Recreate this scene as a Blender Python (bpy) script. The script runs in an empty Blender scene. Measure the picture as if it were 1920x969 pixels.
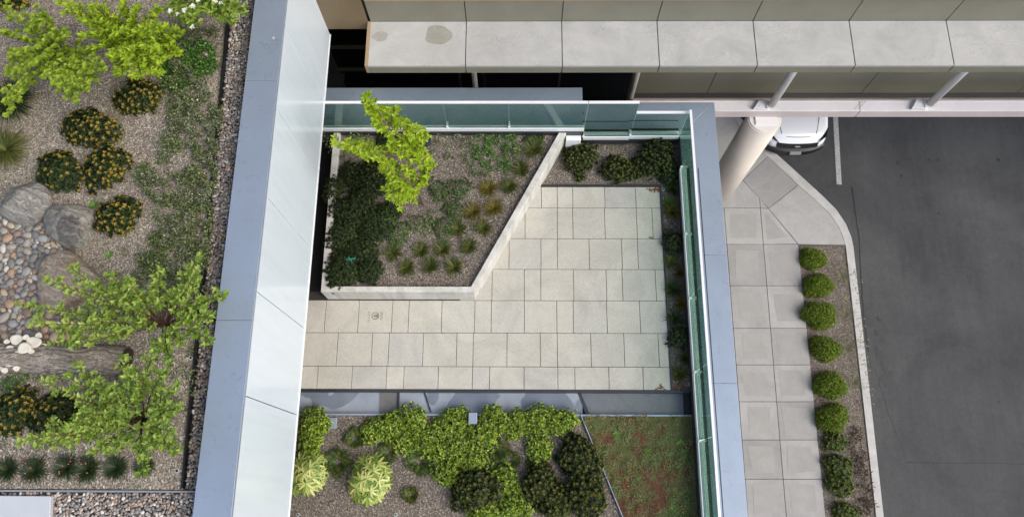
import bpy, math, random
import numpy as np
from mathutils import Vector, Matrix
random.seed(11); rng = np.random.default_rng(11)
R = math.radians
C = bpy.context.scene.collection
scene = bpy.context.scene

# ------------------------------------------------------------------ camera, sky, sun, exposure
HC = 21.1                                   # camera height over the street, metres
FPX, CX, CY = 1440.0, 960.0, 484.5          # focal length and centre for a frame 1920 wide
_d = Vector((15, -445.5, -1440)).normalized()          # straight down, in camera axes (right, up, back)
_y = Vector((23, 4655.4, -1440)).normalized()          # world Y in camera axes
_x = _y.cross(-_d).normalized()
_y = (-_d).cross(_x).normalized()
W2C = Matrix((( _x.x, _y.x, -_d.x), (_x.y, _y.y, -_d.y), (_x.z, _y.z, -_d.z)))
C2W = W2C.transposed()
cam_d = bpy.data.cameras.new('camera'); cam = bpy.data.objects.new('camera', cam_d); C.objects.link(cam)
cam_d.sensor_width = 36; cam_d.lens = 36 * FPX / 1920; cam_d.clip_end = 2000; cam_d.clip_start = 0.1
cam.matrix_world = Matrix.Translation((0, 0, HC)) @ C2W.to_4x4()
scene.camera = cam

w = bpy.data.worlds.new('World'); scene.world = w; w.use_nodes = True
nt = w.node_tree; bg = nt.nodes['Background']
sk = nt.nodes.new('ShaderNodeTexSky'); sk.sky_type = 'NISHITA'; sk.sun_disc = False
SUN_EL, SUN_AZ = 46, 115                    # degrees; azimuth clockwise from +Y
sk.sun_elevation = R(SUN_EL); sk.sun_rotation = R(SUN_AZ); sk.dust_density = 3.0; sk.air_density = 1.0; sk.ozone_density = 0.6
nt.links.new(sk.outputs[0], bg.inputs[0]); bg.inputs[1].default_value = 0.15
sd = bpy.data.lights.new('sun', 'SUN'); sd.energy = 1.15; sd.angle = R(40); sd.color = (1, 0.98, 0.955)
so = bpy.data.objects.new('sun', sd); C.objects.link(so)
sv = Vector((math.sin(R(SUN_AZ)) * math.cos(R(SUN_EL)), math.cos(R(SUN_AZ)) * math.cos(R(SUN_EL)), math.sin(R(SUN_EL))))
so.rotation_euler = sv.to_track_quat('Z', 'Y').to_euler(); so.location = (0, 0, 40)
scene.view_settings.view_transform = 'Standard'; scene.view_settings.look = 'None'
scene.view_settings.exposure = 0.72; scene.view_settings.gamma = 1.0
try: scene.cycles.transparent_max_bounces = 12
except Exception: pass

# ------------------------------------------------------------------ helpers
def P(u, v, h):
    """World point h metres below the camera's height that stands under photo pixel (u, v)."""
    r = C2W @ Vector(((u - CX), -(v - CY), -FPX))
    t = -h / r.z
    return Vector((r.x * t, r.y * t, HC - h))
def pxm(u, v, h):                            # metres per pixel there
    return (P(u + 1, v, h) - P(u, v, h)).length

def thing(name, label, cat, loc=(0, 0, 0), group=None):
    o = bpy.data.objects.new(name, None); C.objects.link(o); o.location = loc
    o.empty_display_size = 0.2; o['label'] = label; o['category'] = cat
    if group: o['group'] = group
    return o
def tag(o, label, cat, group=None):
    o['label'] = label; o['category'] = cat
    if group: o['group'] = group
    return o
def struct(o): o['kind'] = 'structure'; return o
def stuff(o, label, cat):
    o['kind'] = 'stuff'; o['label'] = label; o['category'] = cat; return o
def wloc(p):
    v = Vector((0, 0, 0))
    while p is not None: v += Vector(p.location); p = p.parent
    return v
class MB:
    def __init__(s): s.v = []; s.f = []; s.m = []; s.mi = 0
    def add(s, vs, fs):
        k = len(s.v); s.v += [tuple(x) for x in vs]; s.f += [tuple(i + k for i in f) for f in fs]; s.m += [s.mi] * len(fs); return s
    def prism(s, pts, z0, z1):
        """pts: plan polygon, z0 bottom, z1 top"""
        a = sum(pts[i][0] * pts[(i + 1) % len(pts)][1] - pts[(i + 1) % len(pts)][0] * pts[i][1] for i in range(len(pts)))
        if a < 0: pts = pts[::-1]
        n = len(pts); vs = [(p[0], p[1], z0) for p in pts] + [(p[0], p[1], z1) for p in pts]
        fs = [tuple(range(n - 1, -1, -1)), tuple(range(n, 2 * n))] + [(i, (i + 1) % n, n + (i + 1) % n, n + i) for i in range(n)]
        return s.add(vs, fs)
    def box(s, x0, x1, y0, y1, z0, z1): return s.prism([(x0, y0), (x1, y0), (x1, y1), (x0, y1)], min(z0, z1), max(z0, z1))
    def obox(s, a, b, w, z0, z1, shift=0):
        a = Vector(a[:2]); b = Vector(b[:2]); d = (b - a).normalized(); n = Vector((-d.y, d.x))
        o = n * shift
        return s.prism([a + n * w / 2 + o, a - n * w / 2 + o, b - n * w / 2 + o, b + n * w / 2 + o], z0, z1)
    def tube(s, path, rad, n=6, cap=True):
        path = [Vector(p) for p in path]
        if not hasattr(rad, '__len__'): rad = [rad] * len(path)
        rings = []
        for i, p in enumerate(path):
            t = (path[min(i + 1, len(path) - 1)] - path[max(i - 1, 0)])
            if t.length < 1e-9: t = Vector((0, 0, 1))
            t.normalize(); a = t.cross(Vector((0, 0, 1)) if abs(t.z) < 0.9 else Vector((1, 0, 0))).normalized(); b = t.cross(a)
            rings.append([p + (a * math.cos(2 * math.pi * j / n) + b * math.sin(2 * math.pi * j / n)) * rad[i] for j in range(n)])
        vs = [q for r in rings for q in r]
        fs = [(i * n + j, i * n + (j + 1) % n, (i + 1) * n + (j + 1) % n, (i + 1) * n + j) for i in range(len(path) - 1) for j in range(n)]
        if cap: fs += [tuple(range(n - 1, -1, -1)), tuple(range((len(path) - 1) * n, len(path) * n))]
        return s.add(vs, fs)
    def build(s, name, mat, parent=None, smooth=False, bevel=0, seg=2):
        me = bpy.data.meshes.new(name); off = wloc(parent) if parent else Vector((0, 0, 0))
        me.from_pydata([(x[0] - off.x, x[1] - off.y, x[2] - off.z) for x in s.v], [], s.f)
        import bmesh
        bm = bmesh.new(); bm.from_mesh(me); bmesh.ops.recalc_face_normals(bm, faces=bm.faces); bm.to_mesh(me); bm.free()
        for m in (mat if isinstance(mat, (list, tuple)) else [mat]): me.materials.append(m)
        if any(s.m): me.polygons.foreach_set('material_index', s.m)
        if smooth: me.polygons.foreach_set('use_smooth', [True] * len(me.polygons))
        me.update()
        o = bpy.data.objects.new(name, me); C.objects.link(o)
        if parent: o.parent = parent
        if bevel:
            b = o.modifiers.new('bevel', 'BEVEL'); b.width = bevel; b.segments = seg; b.limit_method = 'ANGLE'
        return o
def fastmesh(name, V, F4, mat, parent=None, off=None, smooth=True):
    """V (n,3) world, F4 (m,4) or (m,3)"""
    off = wloc(parent) if parent else Vector((0, 0, 0))
    V = np.asarray(V, dtype=np.float32) - np.array(off, dtype=np.float32)
    F = np.asarray(F4, dtype=np.int32); k = F.shape[1]
    me = bpy.data.meshes.new(name); me.vertices.add(len(V)); me.vertices.foreach_set('co', V.ravel())
    me.loops.add(F.size); me.loops.foreach_set('vertex_index', F.ravel())
    me.polygons.add(len(F)); me.polygons.foreach_set('loop_start', np.arange(0, F.size, k, dtype=np.int32))
    me.polygons.foreach_set('use_smooth', np.full(len(F), smooth)); me.materials.append(mat)
    me.update(calc_edges=True); me.validate()
    o = bpy.data.objects.new(name, me); C.objects.link(o)
    if parent: o.parent = parent
    return o

def lin(c):
    r = [((x / 255) / 12.92 if x / 255 <= 0.04045 else ((x / 255 + 0.055) / 1.055) ** 2.4) for x in c]; return (r[0], r[1], r[2], 1)
class NT:
    def __init__(s, name):
        s.m = bpy.data.materials.new(name); s.m.use_nodes = True; s.t = s.m.node_tree; s.b = s.t.nodes['Principled BSDF']; s.co = None
    def n(s, t, **k):
        x = s.t.nodes.new('ShaderNode' + t)
        for a, b in k.items(): setattr(x, a, b)
        return x
    def l(s, a, b): s.t.links.new(a, b)
    def coord(s):
        if s.co is None: s.co = s.n('NewGeometry')
        return s.co.outputs['Position']
    def noise(s, scale, detail=4, rough=0.6, stretch=None, dist=0):
        x = s.n('TexNoise'); x.inputs['Scale'].default_value = scale; x.inputs['Detail'].default_value = detail; x.inputs['Roughness'].default_value = rough
        x.inputs['Distortion'].default_value = dist
        if stretch:
            mp = s.n('Mapping'); mp.inputs['Scale'].default_value = stretch; s.l(s.coord(), mp.inputs['Vector']); s.l(mp.outputs[0], x.inputs['Vector'])
        else: s.l(s.coord(), x.inputs['Vector'])
        return x.outputs['Fac']
    def voro(s, scale, feature='F1', out='Distance', rnd=1.0):
        x = s.n('TexVoronoi'); x.feature = feature; x.inputs['Scale'].default_value = scale; x.inputs['Randomness'].default_value = rnd
        s.l(s.coord(), x.inputs['Vector']); return x.outputs[out]
    def island(s):
        x = s.n('NewGeometry'); return x.outputs['Random Per Island']
    def ramp(s, fac, stops, interp='LINEAR'):
        x = s.n('ValToRGB'); x.color_ramp.interpolation = interp; e = x.color_ramp.elements
        while len(e) < len(stops): e.new(0.5)
        for i, (p, c) in enumerate(stops): e[i].position = p; e[i].color = c if len(c) == 4 else lin(c)
        s.l(fac, x.inputs[0]); return x.outputs[0]
    def mix(s, fac, a, b, mode='MIX'):
        x = s.n('MixRGB', blend_type=mode)
        for i, q in zip((0, 1, 2), (fac, a, b)):
            if isinstance(q, (int, float)): x.inputs[i].default_value = q if i == 0 else (q, q, q, 1)
            elif isinstance(q, tuple): x.inputs[i].default_value = q if len(q) == 4 else lin(q)
            else: s.l(q, x.inputs[i])
        return x.outputs[0]
    def color(s, c):
        if isinstance(c, tuple): s.b.inputs['Base Color'].default_value = c if len(c) == 4 else lin(c)
        else: s.l(c, s.b.inputs['Base Color'])
        return s
    def set(s, **k):
        for a, v in k.items(): s.b.inputs[a.replace('_', ' ')].default_value = v
        return s
    def bump(s, h, strength=0.3, dist=0.01):
        x = s.n('Bump'); x.inputs['Strength'].default_value = strength; x.inputs['Distance'].default_value = dist
        s.l(h, x.inputs['Height']); s.l(x.outputs[0], s.b.inputs['Normal']); return s
G = lambda a: (a, a, a, 1)

# ------------------------------------------------------------------ materials
def m_metal(name, c, rough=0.35, var=0.06, metallic=0.0):
    t = NT(name); f = t.noise(1.3, 5, 0.6); f2 = t.noise(14, 4, 0.7)
    d = tuple(max(0, int(x * (1 - var * 1.6))) for x in c)
    t.color(t.mix(0.25, t.ramp(f, [(0.3, d), (0.7, c)]), t.ramp(f2, [(0.3, d), (0.7, c)]))).set(Roughness=rough, Metallic=metallic)
    return t.m
def m_coping():
    t = NT('coping_metal'); a = t.ramp(t.noise(0.9, 5, 0.6), [(0.35, G(0.93)), (0.65, G(1.03))]); b = t.ramp(t.noise(7, 5, 0.75, dist=1.2), [(0.33, G(0.84)), (0.43, G(1)), (0.7, G(1.0)), (0.8, G(1.05))])
    c = t.ramp(t.voro(2.3), [(0.0, G(0.7)), (0.02, G(0.75)), (0.03, G(1))])
    t.color(t.mix(1, t.mix(1, t.mix(1, (150, 163, 178), a, 'MULTIPLY'), b, 'MULTIPLY'), c, 'MULTIPLY')).set(Metallic=.35); t.l(t.ramp(t.noise(5, 4), [(.3, G(.3)), (.7, G(.44))]), t.b.inputs['Roughness']); return t.m
COPING = m_coping()
def m_white():
    t = NT('white_panel'); f = t.noise(0.6, 3, 0.5); f2 = t.noise(6, 5, 0.75, stretch=(1, 1, 0.08))
    t.color(t.mix(0.45, t.ramp(f, [(0.3, (206, 219, 228)), (0.7, (213, 225, 233))]), t.ramp(f2, [(0.33, (200, 211, 218)), (0.48, (209, 221, 229)), (0.6, (214, 225, 233))]))).set(Roughness=0.22)
    t.b.inputs['Coat Weight'].default_value = 0.3; t.b.inputs['Coat Roughness'].default_value = 0.08
    return t.m
WHITE = m_white()
RAIL = m_metal('rail_metal', (232, 235, 235), 0.3, 0.04, 0.0)
DARKMETAL = m_metal('dark_edge_metal', (62, 64, 68), 0.4, 0.1, 0.3)
BLACKEDGE = m_metal('black_edging', (22, 22, 23), 0.5, 0.1)
JOINT = m_metal('joint_filler', (92, 90, 84), 0.8, 0.1)
def m_concrete(name, c, c2, sc=2.0, fine=60, rough=0.85, bump=0.15, streak=None, isl=0.0):
    t = NT(name); a = t.noise(sc, 6, 0.65, dist=0.4); b = t.noise(fine, 3, 0.7)
    col = t.ramp(a, [(0.3, c2), (0.7, c)])
    col = t.mix(0.35, col, t.ramp(b, [(0.3, c2), (0.65, c)]))
    if streak: col = t.mix(0.45, col, t.ramp(t.noise(6, 3, 0.6, stretch=streak), [(0.35, c2), (0.6, c)]))
    if isl: col = t.mix(isl, col, t.ramp(t.island(), [(0, G(0.35)), (1, G(1.0))]), 'MULTIPLY')
    t.color(col).set(Roughness=rough).bump(b, bump, 0.004)
    return t.m
def m_paver():
    t = NT('terrace_paver')
    base = t.ramp(t.island(), [(0.0, (178, 176, 167)), (0.3, (187, 184, 171)), (0.6, (184, 181, 169)), (0.8, (181, 179, 170)), (1.0, (190, 186, 173))])
    v = t.ramp(t.noise(75, 3, 0.85), [(0.3, G(0.55)), (0.5, G(0.95)), (0.72, G(1.15))])
    col = t.mix(0.85, base, v, 'MULTIPLY')
    w_ = t.ramp(t.noise(1.1, 6, 0.7, dist=1.0), [(0.35, G(0.76)), (0.6, G(1.02))])
    col = t.mix(0.7, col, w_, 'MULTIPLY')
    t.color(col).set(Roughness=0.85).bump(t.noise(150, 2), 0.15, 0.003); return t.m
PAVER = m_paver()
PLANTER = m_concrete('planter_concrete', (206, 205, 199), (158, 156, 147), 2.2, 40, streak=(1, 1, 0.1))
def m_sidewalk():
    t = NT('sidewalk_concrete')
    base = t.ramp(t.island(), [(0, (150, 149, 146)), (0.5, (160, 159, 156)), (1, (167, 166, 162))])
    a = t.ramp(t.noise(1.1, 6, 0.65, dist=0.6), [(0.3, G(0.82)), (0.7, G(1.08))])
    b = t.ramp(t.noise(45, 3, 0.8), [(0.3, G(0.88)), (0.7, G(1.08))])
    c = t.ramp(t.noise(5, 5, 0.75, dist=1.5), [(0.42, G(1)), (0.56, G(1.08)), (0.62, G(0.97))])
    t.color(t.mix(1, t.mix(0.8, t.mix(0.9, base, a, 'MULTIPLY'), b, 'MULTIPLY'), c, 'MULTIPLY')).set(Roughness=0.9).bump(t.noise(80, 2), 0.1, 0.004); return t.m
SIDEWALK = m_sidewalk()
KERB = m_concrete('kerb_concrete', (198, 197, 192), (160, 158, 153), 3, 50)
def m_asphalt():
    t = NT('asphalt')
    a = t.ramp(t.noise(0.35, 5, 0.6, dist=0.5), [(0.3, (54, 55, 56)), (0.5, (68, 69, 69)), (0.7, (78, 79, 78))])
    b = t.ramp(t.noise(28, 5, 0.95), [(0.3, G(0.66)), (0.5, G(1.0)), (0.7, G(1.35))])
    col = t.mix(0.8, a, b, 'MULTIPLY')
    st = t.ramp(t.noise(2.2, 3, 0.5, stretch=(3, 0.25, 1)), [(0.3, G(0.9)), (0.7, G(1.06))])
    col = t.mix(0.8, col, st, 'MULTIPLY')
    pt = t.ramp(t.noise(5, 6, .8, dist=1.0), [(0.36, G(0.82)), (0.5, G(1)), (0.68, G(1.1))]); col = t.mix(0.8, col, pt, 'MULTIPLY'); wsp = t.ramp(t.voro(2.7), [(0.0, G(1.9)), (0.03, G(1.6)), (0.04, G(1))]); col = t.mix(1, col, wsp, 'MULTIPLY')
    sp = t.ramp(t.voro(1.1), [(0.0, G(0.5)), (0.045, G(0.55)), (0.06, G(1))])
    col = t.mix(0.6, col, sp, 'MULTIPLY')
    t.color(col).set(Roughness=0.88).bump(t.noise(90, 2), 0.25, 0.006); return t.m
ASPHALT = m_asphalt()
def m_mulch(name, cs, sc=70):
    t = NT(name)
    v = t.n('TexVoronoi'); v.inputs['Scale'].default_value = sc; v.inputs['Randomness'].default_value = 1
    mp = t.n('Mapping'); mp.inputs['Scale'].default_value = (1, 0.7, 1); mp.inputs['Rotation'].default_value = (0, 0, 0.6)
    nz = t.n('TexNoise'); nz.inputs['Scale'].default_value = 9; t.l(t.coord(), nz.inputs['Vector'])
    ad = t.n('MixRGB', blend_type='ADD'); ad.inputs[0].default_value = 0.12; t.l(t.coord(), ad.inputs[1]); t.l(nz.outputs['Color'], ad.inputs[2])
    t.l(ad.outputs[0], mp.inputs['Vector']); t.l(mp.outputs[0], v.inputs['Vector'])
    sx = t.n('SeparateColor'); t.l(v.outputs['Color'], sx.inputs[0])
    col = t.ramp(sx.outputs[0], [(0, cs[0]), (0.35, cs[1]), (0.75, cs[2]), (0.95, cs[3])])
    gap = t.ramp(v.outputs['Distance'], [(0.3, G(1)), (0.75, G(0.45))])
    col = t.mix(0.8, col, gap, 'MULTIPLY')
    col = t.mix(0.8, col, t.ramp(t.noise(1.6, 5, 0.65), [(0.3, G(0.78)), (0.7, G(1.1))]), 'MULTIPLY')
    t.color(col).set(Roughness=0.95).bump(v.outputs['Distance'], 0.7, 0.012); return t.m
MULCH = m_mulch('gravel_mulch', [(104, 95, 82), (140, 130, 114), (164, 153, 136), (208, 198, 180)])
MULCHD = m_mulch('dark_gravel_mulch', [(80, 72, 64), (108, 99, 90), (132, 122, 110), (176, 166, 150)])
def m_pebble(name='river_pebble'):
    t = NT(name)
    col = t.ramp(t.island(), [(0, (116, 110, 106)), (0.2, (152, 143, 134)), (0.4, (132, 130, 128)), (0.58, (172, 161, 147)), (0.72, (142, 131, 121)), (0.84, (172, 142, 116)), (0.9, (202, 196, 184)), (1, (112, 108, 106))], 'CONSTANT')
    col = t.mix(0.55, col, t.ramp(t.noise(22, 4, 0.7), [(0.3, G(0.7)), (0.7, G(1.15))]), 'MULTIPLY')
    t.color(col).set(Roughness=0.7); return t.m
PEBBLE = m_pebble()
def m_cobble(name, c):
    t = NT(name); d = tuple(int(x * 0.72) for x in c)
    t.color(t.mix(0.5, t.ramp(t.noise(14, 5, 0.7, dist=1), [(0.3, d), (0.7, c)]), c)).set(Roughness=0.65); return t.m
COBBLES = [m_cobble('cobble_' + n, c) for n, c in [('grey', (150, 145, 136)), ('slate', (120, 118, 114)), ('tan', (172, 156, 132)), ('rust', (160, 136, 112)), ('cream', (192, 186, 172)), ('brown', (126, 112, 100)), ('bluegrey', (148, 150, 148)), ('mauve', (142, 130, 124))]]
def m_rock(name, c1, c2, c3):
    t = NT(name)
    tc = t.n('TexCoord'); mp = t.n('Mapping'); mp.inputs['Rotation'].default_value = (0.3, 0.5, 0.35); t.l(tc.outputs['Object'], mp.inputs[0])
    wv = t.n('TexWave'); wv.bands_direction = 'Y'; wv.inputs['Scale'].default_value = 2.6; wv.inputs['Distortion'].default_value = 9; wv.inputs['Detail'].default_value = 8; wv.inputs['Detail Scale'].default_value = 2.6; wv.inputs['Detail Roughness'].default_value = .7
    t.l(mp.outputs[0], wv.inputs[0])
    a = t.ramp(t.noise(4, 7, 0.7, dist=1), [(0.3, c2), (0.55, c1), (0.75, c3)])
    col = t.mix(0.45, a, t.ramp(wv.outputs['Fac'], [(0.02, G(0.45)), (0.12, G(0.95)), (0.9, G(1.12))]), 'MULTIPLY')
    col = t.mix(0.5, col, t.ramp(t.noise(60, 3, 0.8), [(0.3, G(0.7)), (0.7, G(1.2))]), 'MULTIPLY')
    t.color(col).set(Roughness=0.85); hb = t.mix(0.5, wv.outputs['Fac'], t.noise(18, 5, 0.7)); t.bump(hb, 1.0, 0.06); return t.m
def m_leaf(name, cols, rough=0.5, trans=0.25, spec=0.35):
    """leaf colours vary from leaf to leaf"""
    t = NT(name); n = len(cols)
    col = t.ramp(t.island(), [(i / max(1, n - 1), c) for i, c in enumerate(cols)])
    t.color(col).set(Roughness=rough); t.b.inputs['Specular IOR Level'].default_value = spec
    if trans:
        tr = t.n('BsdfTranslucent'); t.l(col, tr.inputs[0]); mx = t.n('MixShader'); mx.inputs[0].default_value = trans
        out = t.t.nodes['Material Output']; t.l(t.b.outputs[0], mx.inputs[1]); t.l(tr.outputs[0], mx.inputs[2]); t.l(mx.outputs[0], out.inputs[0])
    return t.m
L_BRIGHT = m_leaf('bright_leaf', [(96, 124, 24), (138, 168, 34), (166, 192, 44), (192, 210, 66)], trans=0.35)
L_ROUND = m_leaf('round_leaf', [(102, 130, 36), (142, 168, 48), (174, 194, 66)], trans=0.35)
L_DOG = m_leaf('dogwood_leaf', [(84, 112, 40), (116, 144, 50), (146, 170, 64), (176, 194, 98)], trans=0.35)
L_DARK = m_leaf('evergreen_leaf', [(22, 34, 14), (34, 48, 20), (46, 62, 26), (62, 78, 34)], 0.5, 0.1, 0.25)
L_TIP = m_leaf('bronze_tip_leaf', [(96, 98, 38), (142, 122, 46), (168, 134, 52), (120, 118, 46)], 0.5, 0.15)
L_TIPG = m_leaf('olive_tip_leaf', [(70, 80, 28), (96, 100, 36), (114, 106, 44), (84, 92, 40)], 0.45, 0.15)
def m_gc():
    t = NT('ground_cover_leaf'); a = t.ramp(t.island(), [(0, (38, 50, 22)), (.4, (68, 84, 36)), (.8, (98, 114, 52)), (1, (136, 146, 84))]); b = t.ramp(t.island(), [(0, (62, 66, 46)), (.5, (98, 104, 74)), (1, (142, 146, 116))])
    f = t.ramp(t.noise(2.6, 5, .7), [(.44, G(0)), (.58, G(1))]); t.color(t.mix(f, a, b)).set(Roughness=.6); return t.m
L_GC = m_gc()
L_CLOVER = m_leaf('clover_leaf', [(50, 82, 32), (72, 108, 40), (98, 138, 54)], 0.5, 0.2)
L_HEDGE = m_leaf('glossy_hedge_leaf', [(52, 78, 18), (86, 116, 26), (120, 146, 36), (152, 174, 54), (184, 198, 84)], 0.35, 0.25, 0.6)
L_GRASS = m_leaf('grass_blade', [(54, 66, 26), (76, 88, 34), (96, 104, 44), (120, 118, 62)], 0.6, 0.2)
L_DGRASS = m_leaf('dark_grass_blade', [(34, 46, 24), (48, 64, 32), (64, 80, 42)], 0.5, 0.15)
L_STRAW = m_leaf('straw_blade', [(150, 136, 100), (176, 162, 124), (130, 128, 82)], 0.7, 0.2)
L_FERN = m_leaf('fern_leaf', [(44, 64, 28), (66, 88, 38), (90, 106, 48), (110, 98, 56)], 0.5, 0.15)
L_FATSIA = m_leaf('palmate_leaf', [(92, 122, 46), (140, 162, 72), (184, 192, 108), (212, 208, 136)], 0.35, 0.25, 0.5)
L_BOX = m_leaf('boxwood_leaf', [(84, 104, 28), (108, 130, 36), (132, 152, 50), (92, 114, 32)], 0.5, 0.15)
L_OLIVET = m_leaf('olive_tuft_blade', [(40, 54, 20), (58, 74, 28), (82, 92, 36), (112, 104, 48)], 0.6, 0.15)
L_YELLOW = m_leaf('yellow_tuft_blade', [(62, 66, 24), (96, 90, 32), (128, 108, 42), (76, 80, 28)], 0.6, 0.15)
L_SEDUM = m_leaf('sedum_leaf', [(104, 118, 58), (128, 134, 76), (128, 82, 62), (92, 112, 54), (146, 128, 88), (112, 66, 54), (116, 128, 70)], 0.6, 0.1)
def m_sedleaf():
    t = NT('sedum_leaves'); g = t.ramp(t.island(), [(0, (84, 100, 46)), (.5, (112, 126, 66)), (1, (136, 140, 88))]); rd = t.ramp(t.island(), [(0, (104, 50, 44)), (.5, (132, 76, 58)), (1, (128, 112, 70))])
    f = t.ramp(t.noise(2.2, 6, .75), [(.48, G(0)), (.60, G(1))]); t.color(t.mix(f, g, rd)).set(Roughness=.6); return t.m
L_SEDUM = m_sedleaf()
L_PLUM = m_leaf('plum_leaf', [(56, 40, 32), (74, 54, 40), (94, 70, 54)], 0.6, 0.1)
L_WEED = m_leaf('weed_leaf', [(96, 136, 56), (122, 160, 70), (84, 122, 46)], 0.5, 0.2)
L_DRY = m_leaf('dry_leaf', [(124, 78, 48), (150, 96, 60), (100, 66, 44)], 0.8, 0.1)
TWIG = m_metal('red_brown_twig', (92, 62, 48), 0.8, 0.2)
TWIGD = m_metal('dark_twig', (52, 42, 34), 0.9, 0.2)
BARK_GREY = m_metal('grey_bark', (128, 112, 96), 0.9, 0.2)
PETAL = m_leaf('white_petal', [(226, 226, 214), (240, 240, 230)], 0.6, 0.3)
PINK = m_leaf('pink_petal', [(176, 84, 104), (200, 110, 130)], 0.6, 0.2)
def m_glass():
    t = NT('guard_glass'); out = t.t.nodes['Material Output']
    tr = t.n('BsdfTransparent'); gm_ = t.n('NewGeometry'); dt = t.n('VectorMath', operation='DOT_PRODUCT'); t.l(gm_.outputs['Incoming'], dt.inputs[0]); t.l(gm_.outputs['Normal'], dt.inputs[1])
    ab = t.n('Math', operation='ABSOLUTE'); t.l(dt.outputs['Value'], ab.inputs[0]); mxm = t.n('Math', operation='MAXIMUM'); t.l(ab.outputs[0], mxm.inputs[0]); mxm.inputs[1].default_value = .2
    iv = t.n('Math', operation='DIVIDE'); iv.inputs[0].default_value = 1.0; t.l(mxm.outputs[0], iv.inputs[1]); cc_ = t.n('CombineColor')
    for k_, q_ in enumerate((.865, .915, .893)):          # green glass: the longer the way through it the deeper the tint
        pw = t.n('Math', operation='POWER'); pw.inputs[0].default_value = q_; t.l(iv.outputs[0], pw.inputs[1]); t.l(pw.outputs[0], cc_.inputs[k_])
    t.l(cc_.outputs[0], tr.inputs[0])
    gl = t.n('BsdfGlossy'); gl.inputs['Roughness'].default_value = 0.02; gl.inputs[0].default_value = (0.85, 1, 0.95, 1)
    fr = t.n('Fresnel'); ge = t.n('NewGeometry'); mr = t.n('MapRange'); mr.inputs[3].default_value = 1.45; mr.inputs[4].default_value = 1 / 1.45; t.l(ge.outputs['Backfacing'], mr.inputs[0]); t.l(mr.outputs[0], fr.inputs[0]); mx = t.n('MixShader'); t.l(fr.outputs[0], mx.inputs[0])
    t.l(tr.outputs[0], mx.inputs[1]); t.l(gl.outputs[0], mx.inputs[2]); t.l(mx.outputs[0], out.inputs[0]); return t.m
GLASS = m_glass()
GLEDGE = m_metal('glass_edge', (150, 205, 192), 0.25, 0.05)
BEIGE = m_metal('beige_cladding', (128, 125, 109), 0.55, 0.05)
BROWN = m_metal('brown_cladding', (120, 104, 78), 0.5, 0.08)
TANSTRIP = m_metal('tan_trim', (160, 138, 106), 0.6, 0.05)
def m_ledge():
    t = NT('ledge_membrane')
    a = t.ramp(t.noise(1.5, 6, 0.65, dist=0.8), [(0.3, (160, 160, 155)), (0.65, (178, 178, 174))])
    sw = t.ramp(t.noise(1.7, 3, 0.5, dist=4.0), [(0.485, G(1)), (0.498, G(1.2)), (0.503, G(1.2)), (0.515, G(1))])
    msk = t.ramp(t.noise(1.0, 3, 0.6), [(0.45, G(0)), (0.58, G(1))]); sw = t.mix(msk, G(1), sw)
    s2 = t.ramp(t.noise(24, 5, 0.8), [(0.36, G(0.72)), (0.5, G(1)), (0.75, G(1.04))]); m2 = t.ramp(t.noise(1.3, 3, 0.6, stretch=(1, 2.5, 1)), [(0.5, G(0)), (0.66, G(1))]); s2 = t.mix(m2, G(1), s2)
    t.color(t.mix(1, t.mix(0.8, a, sw, 'MULTIPLY'), s2, 'MULTIPLY')).set(Roughness=0.6); return t.m
LEDGE = m_ledge()
STAIN = m_concrete('wet_stain', (158, 156, 144), (128, 127, 116), 5, 30)
STAIN2 = m_concrete('dust_stain', (168, 166, 156), (140, 139, 130), 7, 40)
DGLOSS = NT('dark_gloss').color((14, 15, 17)).set(Roughness=0.12).m  # near-black gloss for the painted wall shade and the added reflection bands
PINKW = m_metal('primed_steel', (246, 243, 243), 0.5, 0.04)
PINKD = m_metal('primed_steel_edge', (212, 200, 196), 0.6, 0.06)
PIPE = m_metal('white_pipe', (236, 234, 230), 0.4, 0.04)
COLUMN = m_concrete('column_paint', (230, 221, 208), (214, 204, 190), 1.2, 20, 0.6, 0.03)
SOFFIT = m_concrete('grey_wall', (120, 118, 112), (100, 98, 94), 1, 20)
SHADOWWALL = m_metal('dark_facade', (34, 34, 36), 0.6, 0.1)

# ------------------------------------------------------------------ levels, metres below the camera
hG, hR = 21.0, 21.13                       # kerbside concrete, asphalt
hT = 14.4                                  # terrace paving
hS = 14.43                                 # terrace soil
hPT, hPS = 13.85, 13.97                    # planter rim, planter soil
hC = 14.1; hCN = 13.68                     # parapet coping: east and north-east; raised north-west part
hLC, hLG = 10.14, 10.42                    # left parapet coping, roof garden
Z = lambda h: HC - h
def plan(pts, h): return [tuple(P(u, v, h)[:2]) for u, v in pts]

# key plan coordinates
X_WALL = P(436, 930, hLC).x                 # east face of the white wall
X_T = -4.1                                  # west limit of the terrace under the overhanging white wall
X_LCO = P(365, 930, hLC).x                  # west edge of its coping
X_GLASS = P(1299.4, 640, hC).x              # east glass guard
X_COUT = P(1375.8, 640, hC).x               # outer edge of the east coping
Y_NG = P(1180, 258, hC + 0.1).y             # north glass guard
Y_COUT = P(1330, 192, hC).y
hL = 12.3; hLB = 12.54                      # ledge top and underside
Y_BW = P(1200, 40, hL).y                    # upper building wall face
Y_B2 = 9.6                                  # recessed lower wall face
Y_PAVN = P(1130, 350, hT).y; Y_PAVS = P(1000, 730.5, hT).y
X_PAVE = P(1249, 563, hT).x
Y_POOLS = P(900, 776, hS).y
Y_SOUTH = -3.6
print('X_WALL', X_WALL, 'X_GLASS', X_GLASS, 'X_COUT', X_COUT, 'Y_NG', Y_NG, 'Y_COUT', Y_COUT, 'Y_BW', Y_BW, 'PAV', Y_PAVN, Y_PAVS, X_PAVE)

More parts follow.
